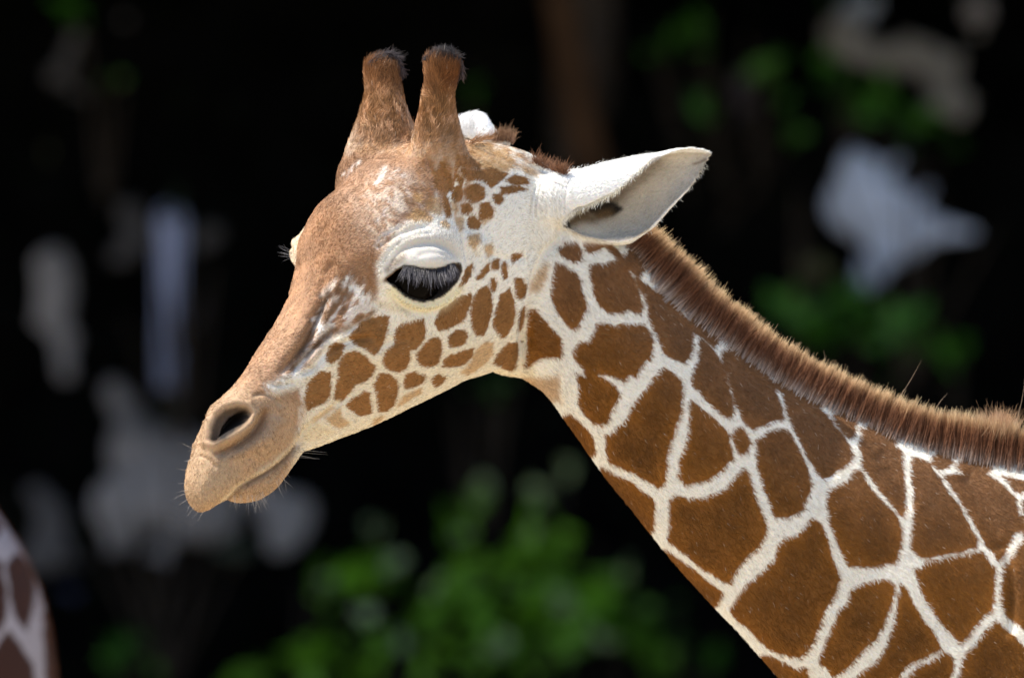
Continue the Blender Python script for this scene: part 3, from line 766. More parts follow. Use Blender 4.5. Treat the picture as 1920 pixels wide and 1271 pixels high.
def zones(S, P3, N):
    """hair length, density weight, flow direction"""
    x, y = S[:, 0], S[:, 1]; n = len(S)
    L = np.full(n, 9.5); dens = np.ones(n)
    head = sstep(1010, 960, x)
    L = L * (1 - head) + 6.0 * head
    muz = sstep(-30, 30, sdist_box(S, MUZ, 80)); L = L * (1 - muz) + 5.5 * muz
    horn = ((x > 655) & (x < 885) & (y < 290)).astype(float) * sstep(290, 235, y)
    L = L * (1 - horn) + (13 + 5 * sstep(160, 110, y)) * horn
    fa = sstep(600, 560, x) * sstep(640, 600, y); L = L * (1 - .3 * fa)
    ear = (x > 1050) & (y < 462) & (y < 330 + (x - 1000) * .9)
    L[ear] = 5.0
    ki = sdist_box(S, INEAR, 40)
    L[(ki > 2)] = 5.0
    L[(ki > 2) & (ki < 10)] = 5.0
    de = sdist_box(S, EYE, 40); L = np.where(de > -9, 3.5, L)
    lid = np.exp(-(((x - 806) / 50) ** 2 + ((y - 478) / 30) ** 2)); L = L * (1 - .5 * lid)
    dens[de > -2] = 0
    dh = sdist_box(S, HOLE, 30); dens[dh > -2] = 0
    dn = sdist_box(S, NOST, 30); L = np.where(dn > -6, 3.0, L)
    head_flow = np.array([.62, .25, .45]); neck_flow = np.array([.70, 0, -.72])
    k = sstep(930, 1060, x)[:, None]
    Fl = head_flow * (1 - k) + neck_flow * k
    jaw = (sstep(560, 700, y) * sstep(980, 900, x))[:, None]
    Fl = Fl * (1 - jaw) + np.array([.85, .2, -.15]) * jaw
    mz = muz[:, None]; Fl = Fl * (1 - mz) + np.array([.1, .2, -.8]) * mz
    hh = horn[:, None]; Fl = Fl * (1 - hh) + np.array([.12, .1, 1.0]) * hh
    er = ear[:, None]; Fl = np.where(er, np.array([.9, 0, .35]), Fl)
    dx = x - 800; dy = -(y - 520); r = np.hypot(dx, dy); w = sstep(130, 80, r)[:, None]
    Fl = Fl * (1 - w) + np.stack([dx / (r + 1), dx * 0, dy / (r + 1)], 1) * w
    return L, dens, Fl, horn, ear
# ================================================================ the giraffe: objects
S_, _, _ = sculpt_coords(V); N1 = normals(V, Q)
S = pattern_coords(V, N1)
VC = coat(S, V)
giraffe = empty("giraffe", tuple(W(np.array([[420.0, 0, -300]]))[0]))
tag(giraffe, "reticulated giraffe with lowered head in profile, white net lines between chestnut patches, ears out", "giraffe")

def skin_material(name, rough=.75):
    m, nt, n, l, bs = material(name)
    a = n.new("ShaderNodeAttribute"); a.attribute_name = "coat"
    tc = n.new("ShaderNodeTexCoord"); no = n.new("ShaderNodeTexNoise"); no.inputs["Scale"].default_value = 420; no.inputs["Detail"].default_value = 3
    l.new(tc.outputs["Object"], no.inputs["Vector"])
    mx = n.new("ShaderNodeMix"); mx.data_type = 'RGBA'; mx.blend_type = 'MULTIPLY'; mx.inputs[0].default_value = .35
    l.new(a.outputs["Color"], mx.inputs[6]); l.new(no.outputs["Color"], mx.inputs[7])
    l.new(mx.outputs[2], bs.inputs["Base Color"])
    bp = n.new("ShaderNodeBump"); bp.inputs["Strength"].default_value = .25; bp.inputs["Distance"].default_value = .001
    l.new(no.outputs["Fac"], bp.inputs["Height"]); l.new(bp.outputs[0], bs.inputs["Normal"])
    bs.inputs["Roughness"].default_value = rough; bs.inputs["Specular IOR Level"].default_value = .25
    return m
me = quads_mesh("body", V, Q)
ca = me.color_attributes.new("coat", 'FLOAT_COLOR', 'POINT')
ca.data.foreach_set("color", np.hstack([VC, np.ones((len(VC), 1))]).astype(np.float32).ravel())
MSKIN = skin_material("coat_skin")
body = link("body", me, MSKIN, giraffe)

def hair_material(name, rough=.5, spec=.14):
    m, nt, n, l, bs = material(name)
    a = n.new("ShaderNodeAttribute"); a.attribute_name = "tint"
    l.new(a.outputs["Color"], bs.inputs["Base Color"])
    bs.inputs["Roughness"].default_value = rough; bs.inputs["Specular IOR Level"].default_value = spec
    return m
def curves_object(name, PTS, COLR, R0, mat, parent, tip=.15):
    """PTS (n,k,3) units, COLR (n,k,3), R0 (n,) root radius in metres"""
    n, k, _ = PTS.shape
    cu = bpy.data.hair_curves.new(name)
    cu.add_curves([k] * n)
    cu.position_data.foreach_set("vector", W(PTS).astype(np.float32).ravel())
    t = np.linspace(0, 1, k)
    r = (R0[:, None] * (1 - (1 - tip) * t[None] ** 1.5)).astype(np.float32)
    ra = cu.attributes.get("radius") or cu.attributes.new("radius", 'FLOAT', 'POINT')
    ra.data.foreach_set("value", r.ravel())
    at_ = cu.attributes.new("tint", 'FLOAT_COLOR', 'POINT')
    at_.data.foreach_set("color", np.concatenate([COLR, np.ones((n, k, 1))], 2).astype(np.float32).ravel())
    o = link(name, cu, mat, parent)
    return o
MHAIR = hair_material("coat_hair")

def grow(root, nrm, flow, L, k=4, lift=.42, frizz=.12, droop=0.0):
    """hair strands; lift = how steeply they leave the skin"""
    n = len(root)
    tan = flow - nrm * (flow * nrm).sum(1, keepdims=True)
    tan /= np.linalg.norm(tan, axis=1, keepdims=True) + 1e-6
    rd = RNG.normal(0, 1, (n, 3)); rd -= nrm * (rd * nrm).sum(1, keepdims=True)
    tan = tan + rd * frizz * 1.6
    tan /= np.linalg.norm(tan, axis=1, keepdims=True) + 1e-6
    lf = lift * (1 + RNG.normal(0, .35, n)).clip(.3, 2)[:, None] if np.ndim(lift) == 0 else (lift * (1 + RNG.normal(0, .3, n)).clip(.3, 2))[:, None]
    out = [root - nrm * .8]; p = root - nrm * .8; step = (L / (k - 1))[:, None]
    for i in range(1, k):
        s = i / (k - 1)
        d = tan + nrm * lf * (1.5 - 1.3 * s) + RNG.normal(0, frizz * .5, (n, 3))
        d[:, 2] -= droop * s
        d /= np.linalg.norm(d, axis=1, keepdims=True)
        p = p + d * step; out.append(p)
    return np.stack(out, 1)

# sample the skin
tri = np.vstack([Q[:, [0, 1, 2]], Q[:, [0, 2, 3]]])
A_, B_, C_ = V[tri[:, 0]], V[tri[:, 1]], V[tri[:, 2]]
cr = np.cross(B_ - A_, C_ - A_); area = np.linalg.norm(cr, axis=1) / 2
fn = N1[tri].mean(1); cen = (A_ + B_ + C_) / 3; pc = proj(cen)
wt = area.copy()
wt *= np.where(fn[:, 1] > .45, .06, 1.0)
wt *= np.where((pc[:, 0] > 2050) | (pc[:, 1] > 1400), .05, 1.0)
wt *= np.where(pc[:, 0] < 985, 1.35, 1.0)
NH = int(min(FUR_N, wt.sum() * FUR_D))
cs = np.cumsum(wt); pick = np.searchsorted(cs, RNG.random(NH) * cs[-1]).clip(0, len(tri) - 1)
r1, r2 = RNG.random(NH), RNG.random(NH); fl = r1 + r2 > 1; r1[fl] = 1 - r1[fl]; r2[fl] = 1 - r2[fl]
def lerp3(X): return X[tri[pick, 0]] * (1 - r1 - r2)[:, None] + X[tri[pick, 1]] * r1[:, None] + X[tri[pick, 2]] * r2[:, None]
root = lerp3(V); nr = lerp3(N1); nr /= np.linalg.norm(nr, axis=1, keepdims=True) + 1e-9
SR = pattern_coords(root, nr)
L, dens, Fl, horn, ear = zones(SR, root, nr)
keep = RNG.random(NH) < dens
# the skin under the mane keeps only short hair
root, nr, SR, L, Fl, horn, ear = root[keep], nr[keep], SR[keep], L[keep], Fl[keep], horn[keep], ear[keep]
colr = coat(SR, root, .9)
n_ = len(root)
colr *= (1 + RNG.normal(0, 1, (n_, 1)) * np.where(SR[:, :1] < 580, .36, np.where(SR[:, :1] < 1000, .28, .17))).clip(.35, 1.7)
# stray pale hairs
st = RNG.random(n_) < .005; colr[st] = colr[st] * .4 + np.array([.4, .34, .28])
colr = colr.clip(.004, .88)
L = L * (1 + RNG.normal(0, .25, n_)).clip(.4, 1.8)
lift = np.where(horn > .3, .36, .26) + .1 * ear
clump = np.stack([fbm(root / 22.0 + 5, 2), fbm(root / 22.0 + 25, 2), fbm(root / 22.0 + 45, 2)], 1)
PT = grow(root, nr, Fl + clump * .55 * (1 + horn[:, None]), L, 4, lift, .16)
grad = np.linspace(.80, 1.12, 4)[None, :, None]
CC = (colr[:, None, :] * grad).clip(.003, .9)
R0 = np.full(n_, .00027) * (1 + RNG.normal(0, .2, n_)).clip(.5, 1.5)
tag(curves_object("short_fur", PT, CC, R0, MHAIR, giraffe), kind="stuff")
print("FUR", n_, "area", area.sum(), wt.sum())

# ---- mane
HGT = [70, 78, 83, 84, 84, 84, 82, 78, 76, 76, 80, 82, 86, 89, 92, 93, 94, 96, 100, 100]
seg = np.hypot(*np.diff(BASE, axis=0).T); arc = np.concatenate([[0], np.cumsum(seg)])
NM = 52000
t = 34 + RNG.random(NM) * (arc[-1] * .93 - 34)
bx = np.interp(t, arc, BASE[:, 0]); by = np.interp(t, arc, BASE[:, 1]); hh = np.interp(t, arc, HGT)
tx = np.interp(t + 30, arc, BASE[:, 0]) - np.interp(t - 30, arc, BASE[:, 0]); ty = np.interp(t + 30, arc, BASE[:, 1]) - np.interp(t - 30, arc, BASE[:, 1])
ln_ = np.hypot(tx, ty); nx, ny = -ty / ln_ * -1, -tx / ln_            # picture normal, pointing up and right
up = RNG.random(NM) ** 1.3 * 32 - 6                                        # root height above the base line
lat = (RNG.random(NM) * 2 - 1)
depth = lat * (46 - up * .9) * 1.0
PX = bx + nx * (up - 5 * np.abs(lat)); PY = by + ny * (up - 5 * np.abs(lat))
rootm = np.stack([(PX - 960), depth, 635.5 - PY], -1)
rootm *= np.stack([(CU + depth) / CU, np.ones(NM), (CU + depth) / CU], -1)
D0 = np.stack([nx, np.zeros(NM), -ny], -1)
T0 = np.stack([tx / ln_, np.zeros(NM), -ty / ln_], -1)
cl = fbm(np.stack([t / 14, depth / 20, t * 0], 1), 2)
cl2 = vnoise(np.stack([t / 5, depth / 14, t * 0 + 8], 1))
len_ = (hh - up) * (.97 + .13 * cl + .10 * cl2 + .08 * RNG.normal(0, 1, NM)) * np.where(RNG.random(NM) < .3, RNG.random(NM) * .6 + .35, 1)
k = 6; pts = [rootm]; p = rootm
for i in range(1, k):
    s = i / (k - 1)
    d = D0 + T0 * (.02 + .16 * cl[:, None] + .10 * cl2[:, None] - .10 * s) + RNG.normal(0, .05 + .05 * s, (NM, 3))
    d[:, 1] += -depth / 46 * (.30 - .42 * s) * 0 - np.sign(-depth) * 0 + (-depth / 50) * (.55 * s - .1)
    d /= np.linalg.norm(d, axis=1, keepdims=True)
    p = p + d * (len_ / (k - 1))[:, None]; pts.append(p)
PM = np.stack(pts, 1)
hgt = ((PM - np.stack([bx - 960, depth * 0, 635.5 - by], -1)[:, None, :]) * D0[:, None, :]).sum(2) / hh[:, None]
hgn = hgt + .06 * cl2[:, None] + .05 * RNG.normal(0, 1, (NM, 1))
stops = np.array([-.2, .06, .20, .36, .66, .84, .96, 1.1])
cr_ = np.array([[.44, .39, .36], [.38, .31, .27], [.25, .16, .115], [.135, .055, .026], [.12, .044, .018], [.22, .095, .04], [.50, .32, .16], [.66, .49, .29]])  # the pale tip colours paint in the sunlit rim of the mane
CM = np.stack([np.interp(hgn, stops, cr_[:, j]) for j in range(3)], -1)
CM *= (1 + .22 * cl2 + RNG.normal(0, .2, NM)).clip(.4, 1.6)[:, None, None]
mane = curves_object("mane", PM, CM.clip(.004, .85), np.full(NM, .00034), MHAIR, giraffe)
tag(mane, kind="stuff")

# ---- depth lookup on the near surface
visn = N1[:, 1] < .1
VP = proj(V[visn]); VD = V[visn][:, 1]
_o = np.argsort(VP[:, 0]); VP, VD = VP[_o], VD[_o]; VPX = VP[:, 0].copy()
def surf(x, y, r=5.0):
    while True:
        a, b = np.searchsorted(VPX, (x - r, x + r))
        m = np.abs(VP[a:b, 1] - y) < r
        if m.any(): return at(x, y, VD[a:b][m].min())
        r *= 1.6
def strands(spec, k=6):
    """rows: x, y, dx, dy, towards camera, length, curl; returns (n,k,3)"""
    out = []
    for x, y, dx, dy, dc, Ls, curl in spec:
        p = surf(x, y) ; d = np.array([dx, -dc, -dy], float); d /= np.linalg.norm(d)
        row = [p]; c = RNG.normal(0, 1, 3) * .05
        for i in range(1, k):
            dd = d + c * i + np.array([0, 0, -curl]) * (i / k); dd /= np.linalg.norm(dd)
            p = p + dd * Ls / (k - 1); row.append(p)
        out.append(row)
    return np.array(out)
def strand_obj(name, spec, col, rad_, mat=None, tipcol=None, kind=None, k=6, tip=.15):
    P = strands(spec, k); n = len(P)
    c = np.repeat(np.asarray(col, float)[None, None], n, 0).repeat(k, 1)
    if tipcol is not None:
        t = np.linspace(0, 1, k)[None, :, None]; c = c * (1 - t) + np.asarray(tipcol) * t
    c *= (1 + RNG.normal(0, .25, (n, 1, 1))).clip(.4, 1.8)
    o = curves_object(name, P, c.clip(.003, .85), np.full(n, rad_), mat or MHAIR, giraffe, tip)
    if kind: tag(o, kind=kind)
    return o
# eyelashes
UPL = np.array([(757, 502), (770, 500), (788, 504), (807, 506), (826, 504), (841, 499), (852, 495)], float)
sp = []
for i in range(360):
    u = RNG.random() * 6; j = min(int(u), 5); x, y = UPL[j] * (1 - u + j) + UPL[j + 1] * (u - j)
    s = (x - 805) / 48
    sp.append((x, y - 1 + RNG.normal(0, 1.0), .28 * s + RNG.normal(0, .10), .62, .75, (35 - 10 * s * s + 5 * max(s, 0)) * (1 + RNG.normal(0, .26)), .55))
MLASH = hair_material("lash_hair", .3, .25)
strand_obj("eyelashes", sp, (.010, .009, .011), .00030, MLASH, (.095, .088, .10), "stuff", 7)  # grey tips paint highlights onto the black lashes
sp = []
for i in range(150):
    u = RNG.random(); x = 735 + u * 122; y = np.interp(x, [735, 750, 763, 778, 796, 813, 828, 842, 857], [531, 543, 553, 560, 563, 560, 552, 541, 524])
    sp.append((x, y - 1, (x - 797) / 50, .6, .5, 4 + RNG.random() * 4, 0))
strand_obj("lower_eyelashes", sp, (.03, .025, .02), .00026, MLASH, None, "stuff", 4)
# far eye lashes, whiskers, tufts, fringe of the ear
sp = [(549 + RNG.normal(0, 2), 472 + i * .9, -1, -.1 - .2 * RNG.random() + (i - 8) * .05, -.2, 20 + 14 * RNG.random(), -.1) for i in range(14)]
strand_obj("far_eyelashes", sp, (.04, .04, .045), .00014, MLASH, (.22, .22, .24), "stuff")
sp = []
for i in range(46):
    x, y = 436 + RNG.random() * 96, 930 - RNG.random() * 6
    y = np.interp(x, [436, 480, 510, 528, 538], [928, 928, 912, 888, 862])
    sp.append((x, y, .1 + (x - 470) / 130 + RNG.normal(0, .15), 1, RNG.normal(0, .3), 14 + 26 * RNG.random(), .0))
for x, y in [(349, 905), (350, 880), (352, 918), (350, 935), (355, 945), (362, 950), (372, 955), (358, 862), (365, 842), (348, 925), (380, 957)]:
    sp.append((x + 2, y, -.9 + (y > 940) * .4, .15 + (y > 930) * .6, 0, 14 + 16 * RNG.random(), 0))
for x, y in [(548, 850), (552, 846), (556, 842), (545, 856)]:
    sp.append((x, y, 1, .2 + RNG.normal(0, .1), 0, 42 + 20 * RNG.random(), 0))
sp.append((362, 842, -.8, -.55, 0, 24, 0))
strand_obj("whiskers", sp, (.32, .27, .22), .00016, MHAIR, (.5, .46, .42), "stuff")
def tuft(name, pts, n, dr, Ls, col, tipc, spread=.25, rad_=.0003, cu=0, k=6):
    pts = np.array(pts, float); sp = []
    for i in range(n):
        u = RNG.random() * (len(pts) - 1); j = min(int(u), len(pts) - 2); x, y = pts[j] * (1 - u + j) + pts[j + 1] * (u - j)
        sp.append((x + RNG.normal(0, 2), y + RNG.normal(0, 2), dr[0] + RNG.normal(0, spread), dr[1] + RNG.normal(0, spread), RNG.normal(0, .25), Ls * (1 + RNG.normal(0, .3)), cu))
    return strand_obj(name, sp, col, rad_, MHAIR, tipc, "stuff", k)
tuft("poll_tuft", [(926, 262), (945, 262), (962, 268)], 300, (.25, -1), 21, (.10, .05, .03), (.28, .16, .09), .28)
tuft("poll_tuft", [(1000, 302), (1020, 314), (1048, 322), (1060, 326)], 420, (.1, -1), 18, (.11, .045, .022), (.26, .13, .07), .4)
tuft("poll_tuft", [(880, 268), (900, 262), (925, 258)], 160, (.9, -.5), 22, (.18, .08, .03), (.36, .2, .1), .2)
# dark brush on the tips of the horns
tuft("horn_tuft", [(792, 112), (812, 100), (838, 98), (862, 108)], 330, (.95, -.1), 10, (.03, .026, .03), (.038, .033, .034), .35, .0003, .5)
tuft("horn_tuft", [(862, 108), (868, 128), (866, 145)], 110, (.2, .9), 9, (.04, .03, .03), (.12, .08, .07), .3)
tuft("horn_tuft", [(690, 122), (708, 106), (728, 100), (748, 112)], 360, (.8, -.2), 14, (.05, .04, .045), (.05, .042, .042), .4, .0003, .5)
tuft("horn_tuft", [(748, 112), (755, 130), (752, 140)], 90, (.3, .8), 11, (.04, .03, .03), (.12, .08, .07), .3)
# pale fringe along the ear opening and its lower edge
tuft("ear_fringe", [(1064, 404), (1080, 397), (1096, 392), (1128, 376), (1151, 363), (1166, 348), (1195, 322), (1221, 298)], 260, (-.15, 1), 9, (.72, .66, .52), (.8, .76, .66), .2, .00024, 0)
tuft("ear_fringe", [(1322, 312), (1300, 345), (1270, 376), (1240, 406), (1215, 434)], 60, (.5, .6), 6, (.7, .66, .55), (.8, .77, .68), .3, .0002)
tuft("ear_fringe", [(1060, 320), (1100, 314), (1150, 303), (1200, 293), (1235, 289)], 130, (.5, -.6), 6, (.8, .78, .72), (.8, .78, .72), .3, .0002)
# the frayed mane: single long hairs and the tuft at the withers
sp = [(1690, 742, .55, -.75, 0, 78, -.25), (1757, 765, .35, -.9, 0, 34, -.1), (1548, 690, .2, -1, 0, 34, 0), (1905, 800, .5, -.9, 0, 95, -.2), (1890, 795, 0, -1, 0, 30, 0), (1262, 462, .8, -.5, 0, 26, 0), (1255, 455, .75, -.35, 0, 24, 0)]
PMt = strands(sp, 8)
for i, r in enumerate(sp): PMt[i, :, 1] += -PMt[i, 0, 1] + 0
curves_object("stray_mane_hair", PMt, np.full((len(sp), 8, 3), .28) * np.array([1, .72, .5]), np.full(len(sp), .0003), MHAIR, giraffe)
n = 500; PMt = []
for i in range(n):
    x = 1870 + RNG.normal(0, 14); p = np.array([(x - 960), RNG.normal(0, 14), 635.5 - 815 - abs(RNG.normal(0, 8))]); d = np.array([RNG.normal(.05, .45), RNG.normal(0, .3), 1.0]); d /= np.linalg.norm(d)
    PMt.append([p + d * s * (48 + 10 * RNG.normal()) for s in np.linspace(0, 1, 5)])
o = curves_object("mane_tuft", np.array(PMt), np.full((n, 5, 3), .42) * np.array([1, .62, .36]) * np.linspace(.7, 1.2, 5)[None, :, None], np.full(n, .0003), MHAIR, giraffe); tag(o, kind="stuff")

# ---- eyes
def uv_ball(name, c, r, mat, parent, squash=(1, 1, 1)):
    n, m = 40, 24; vs, fs = [], []
    for i in range(m + 1):
        for j in range(n):
            a, b = math.pi * i / m, 2 * math.pi * j / n
            vs.append((r * math.sin(a) * math.cos(b), r * math.sin(a) * math.sin(b), r * math.cos(a)))
    for i in range(m):
        for j in range(n): fs.append((i * n + j, i * n + (j + 1) % n, (i + 1) * n + (j + 1) % n, (i + 1) * n + j))
    me = quads_mesh(name, np.array(vs) * U, np.array(fs), False)
    o = link(name, me, mat); o.location = tuple(W(c)); o.parent = parent; o.matrix_parent_inverse = parent.matrix_world.inverted()
    return o
m, nt, n, l, bs = material("eye_surface")
tc = n.new("ShaderNodeTexCoord"); no = n.new("ShaderNodeTexNoise"); no.inputs["Scale"].default_value = 60
l.new(tc.outputs["Object"], no.inputs["Vector"])
rp = n.new("ShaderNodeValToRGB"); rp.color_ramp.elements[0].color = (.0008, .0006, .0006, 1); rp.color_ramp.elements[1].color = (.003, .002, .0015, 1)
l.new(no.outputs["Fac"], rp.inputs[0]); l.new(rp.outputs[0], bs.inputs["Base Color"])
bs.inputs["Roughness"].default_value = .12; bs.inputs["Specular IOR Level"].default_value = .035
MEYE = m
ring = np.array([surf(x, y, 7) for x, y in [(728, 524), (750, 546), (778, 564), (813, 564), (842, 545), (864, 512), (770, 496), (841, 494)]])
ec = at(799, 524, ring[:, 1].mean()) - LAT * 58
uv_ball("eyeball", ec, 59, MEYE, giraffe)
ec2 = mirror_head(ec[None])[0]
uv_ball("eyeball", ec2, 59, MEYE, giraffe)
# ================================================================ the place behind
def plain(name, col, rough=.9, nscale=6.0, var=.5, bump=.0, spec=.2, col2=None):
    m, nt, n, l, bs = material(name)
    tc = n.new("ShaderNodeTexCoord"); no = n.new("ShaderNodeTexNoise"); no.inputs["Scale"].default_value = nscale; no.inputs["Detail"].default_value = 6
    l.new(tc.outputs["Object"], no.inputs["Vector"])
    rp = n.new("ShaderNodeValToRGB")
    a = [c * (1 - var) for c in col]; b = [min(c * (1 + var), 1) for c in (col2 or col)]
    rp.color_ramp.elements[0].position = .3; rp.color_ramp.elements[1].position = .7
    rp.color_ramp.elements[0].color = (*a, 1); rp.color_ramp.elements[1].color = (*b, 1)
    l.new(no.outputs["Fac"], rp.inputs[0]); l.new(rp.outputs[0], bs.inputs["Base Color"])
    bs.inputs["Roughness"].default_value = rough; bs.inputs["Specular IOR Level"].default_value = spec
    if bump:
        bp = n.new("ShaderNodeBump"); bp.inputs["Strength"].default_value = bump; bp.inputs["Distance"].default_value = .05
        l.new(no.outputs["Fac"], bp.inputs["Height"]); l.new(bp.outputs[0], bs.inputs["Normal"])
    return m
def leaf_mat(name, col, trans=.3, spec=.3):
    m, nt, n, l, bs = material(name)
    oi = n.new("ShaderNodeTexCoord"); no = n.new("ShaderNodeTexNoise"); no.inputs["Scale"].default_value = 9
    l.new(oi.outputs["Object"], no.inputs["Vector"])
    rp = n.new("ShaderNodeValToRGB"); rp.color_ramp.elements[0].position = .35; rp.color_ramp.elements[1].position = .68
    rp.color_ramp.elements[0].color = (*[c * .5 for c in col], 1); rp.color_ramp.elements[1].color = (*[c * 1.5 for c in col], 1)
    l.new(no.outputs["Fac"], rp.inputs[0]); l.new(rp.outputs[0], bs.inputs["Base Color"])
    bs.inputs["Roughness"].default_value = .45; bs.inputs["Specular IOR Level"].default_value = spec
    tr = n.new("ShaderNodeBsdfTranslucent"); l.new(rp.outputs[0], tr.inputs["Color"])
    ad = n.new("ShaderNodeMixShader"); ad.inputs[0].default_value = trans
    l.new(bs.outputs[0], ad.inputs[1]); l.new(tr.outputs[0], ad.inputs[2]); l.new(ad.outputs[0], n["Material Output"].inputs["Surface"])
    return m
def leaves_mesh(name, C, size, flat=0.0):
    """six-sided pointed leaves with a folded midrib at centres C (world)"""
    n = len(C)
    a = RNG.normal(0, 1, (n, 3)); a /= np.linalg.norm(a, axis=1, keepdims=True)
    b = RNG.normal(0, 1, (n, 3)); b[:, 2] *= 1 - flat; b -= a * (a * b).sum(1, keepdims=True); b /= np.linalg.norm(b, axis=1, keepdims=True)
    c = np.cross(a, b); s = (size * (.6 + .8 * RNG.random(n)))[:, None]
    pts = [C - a * s, C - a * s * .3 + b * s * .42 + c * s * .12, C + a * s * .35 + b * s * .34 + c * s * .1, C + a * s,
           C + a * s * .35 - b * s * .34 + c * s * .1, C - a * s * .3 - b * s * .42 + c * s * .12]
    Vv = np.stack(pts, 1).reshape(-1, 3); o = (np.arange(n) * 6)[:, None]
    Qq = np.vstack([o + np.array([[0, 1, 2, 3]]), o + np.array([[0, 3, 4, 5]])])
    return quads_mesh(name, Vv, Qq, False)
def blob_points(blobs, n):
    """points in a set of balls (x, y, z, r), denser near the surface"""
    B = np.array(blobs, float); w = B[:, 3] ** 2; i = RNG.choice(len(B), n, p=w / w.sum())
    d = RNG.normal(0, 1, (n, 3)); d /= np.linalg.norm(d, axis=1, keepdims=True)
    r = RNG.random(n) ** .45
    r = r * (1 + .25 * vnoise(d * 2.5 + B[i, :3]))
    return B[i, :3] + d * (B[i, 3] * r)[:, None]
def wp(x, y, dm):
    """world point seen at survey (x, y), dm metres beyond the neck"""
    return W(at(x, y, dm / U)[None])[0]
def slope_depth(z): return 14.6 + .55 * z
def on_bank(x, y, fwd=0.0):
    d = 16.0
    for _ in range(4): d = slope_depth(wp(x, y, d)[2]) - fwd
    return d

def bank_h(x, y):
    t = np.clip((y - 14.6) / 5.2, 0, 1)
    return 9.4 * t ** 1.0 
# open sandy ground, reaching the horizon, and the dark bank
gs = np.linspace(-150, 150, 61); gv = [(x, y, .03 * math.sin(x * .7) * math.cos(y * .6) if abs(x) < 12 and abs(y) < 12 else 0) for y in gs for x in gs]
gq = [(j * 61 + i, j * 61 + i + 1, (j + 1) * 61 + i + 1, (j + 1) * 61 + i) for j in range(60) for i in range(60)]
tag(link("ground", mesh_from("ground", gv, gq), plain("pale_sand", (.44, .35, .235), .95, 1.2, .18, .3)), kind="structure")
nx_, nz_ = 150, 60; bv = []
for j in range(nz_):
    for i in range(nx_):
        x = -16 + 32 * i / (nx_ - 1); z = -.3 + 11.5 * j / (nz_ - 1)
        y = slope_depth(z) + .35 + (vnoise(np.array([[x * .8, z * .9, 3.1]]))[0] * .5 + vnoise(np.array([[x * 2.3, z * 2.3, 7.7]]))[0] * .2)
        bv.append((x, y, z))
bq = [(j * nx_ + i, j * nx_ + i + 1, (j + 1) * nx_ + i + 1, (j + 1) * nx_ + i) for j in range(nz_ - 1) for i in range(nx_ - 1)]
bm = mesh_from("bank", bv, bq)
for p in bm.polygons: p.use_smooth = True
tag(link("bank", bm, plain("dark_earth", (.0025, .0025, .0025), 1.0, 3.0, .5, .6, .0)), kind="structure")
# ivy and undergrowth over the bank, dark in the shade
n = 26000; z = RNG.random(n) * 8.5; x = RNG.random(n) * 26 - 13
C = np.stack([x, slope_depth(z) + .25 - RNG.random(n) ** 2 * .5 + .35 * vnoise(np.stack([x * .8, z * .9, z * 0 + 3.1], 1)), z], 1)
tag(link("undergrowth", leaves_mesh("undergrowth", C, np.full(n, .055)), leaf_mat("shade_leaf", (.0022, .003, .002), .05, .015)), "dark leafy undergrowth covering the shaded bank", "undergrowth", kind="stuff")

def rock(label, cat, blobs, mat, fwd=.15, group=None, rough=.12, name="boulder", vox=.045):
    """blobs: survey x, y, radius (units as seen)"""
    parts = []
    for bx_, by_, br in blobs:
        d = on_bank(bx_, by_, fwd); c = wp(bx_, by_, d); r = br * U * (CAMD + d) / CAMD
        m_, k_ = 14, 20; rings = []
        for i in range(1, m_):
            a = math.pi * i / m_
            rings.append(np.array([(c[0] + r * math.sin(a) * math.cos(t), c[1] + r * .8 * math.sin(a) * math.sin(t), c[2] + r * math.cos(a)) for t in np.linspace(0, 2 * math.pi, k_, endpoint=False)]))
        parts.append(rings_to_mesh(rings))
    v, f = join_parts(parts); v, qd = voxel_union(v, f, vox); e = edges_of(qd)
    v = smooth(v, e, 6); nn = normals(v, qd)
    v = v + nn * (rough * (fbm(v * 3.0, 3) + .5 * np.abs(fbm(v * 6.0 + 5, 2))))[:, None] * .8
    o = link(name, quads_mesh(name, v, qd, False), mat)
    tag(o, label, cat, group); return o
GREY = plain("grey_stone", (.155, .145, .15), .95, 1.6, .6, .7, .1)
GREYD = plain("dim_stone", (.06, .056, .058), .95, 1.6, .6, .7, .1)
WARM = plain("weathered_stone", (.20, .185, .17), .95, 1.6, .5, .7, .1)
PALE = plain("sky_tinted_stone", (.46, .52, .68), .9, 1.3, .35, .6, .1)  # pale stone with blue sky light put into its colour
OLIVE = plain("mossy_stone", (.07, .07, .035), .95, 1.6, .6, .7, .1)
PURP = plain("violet_stone", (.10, .085, .10), .95, 1.6, .6, .7, .1)
rock("large pale bluish rock in the dark foliage just right of the near ear tip", "rock", [(1610, 340, 62), (1650, 400, 70), (1690, 440, 56), (1590, 390, 50), (1730, 430, 40), (1790, 432, 30), (1830, 435, 24), (1640, 500, 40), (1615, 540, 26), (1740, 350, 26), (1690, 300, 24), (1600, 290, 36)], PALE, rough=.05)
rock("grey slanting rock high in the upper right corner of the bank", "rock", [(1570, 60, 34), (1600, 95, 30), (1650, 105, 36), (1700, 110, 42), (1750, 120, 34), (1790, 110, 26), (1770, 170, 30), (1820, 190, 30), (1800, 220, 28), (1740, 210, 22), (1830, 60, 18)], WARM)
rock("small pale stone at the upper right edge of the bank", "rock", [(1835, 20, 24), (1815, 10, 16)], GREY)
rock("bluish grey stone above the slanting grey rock", "rock", [(1600, 25, 26), (1630, 12, 24)], plain("blue_grey_stone", (.17, .19, .23), .95, 4, .3, .4, .1))
rock("dim violet grey stone among green leaves above the near ear tip", "rock", [(1395, 150, 26), (1400, 190, 30), (1385, 215, 26)], PURP)
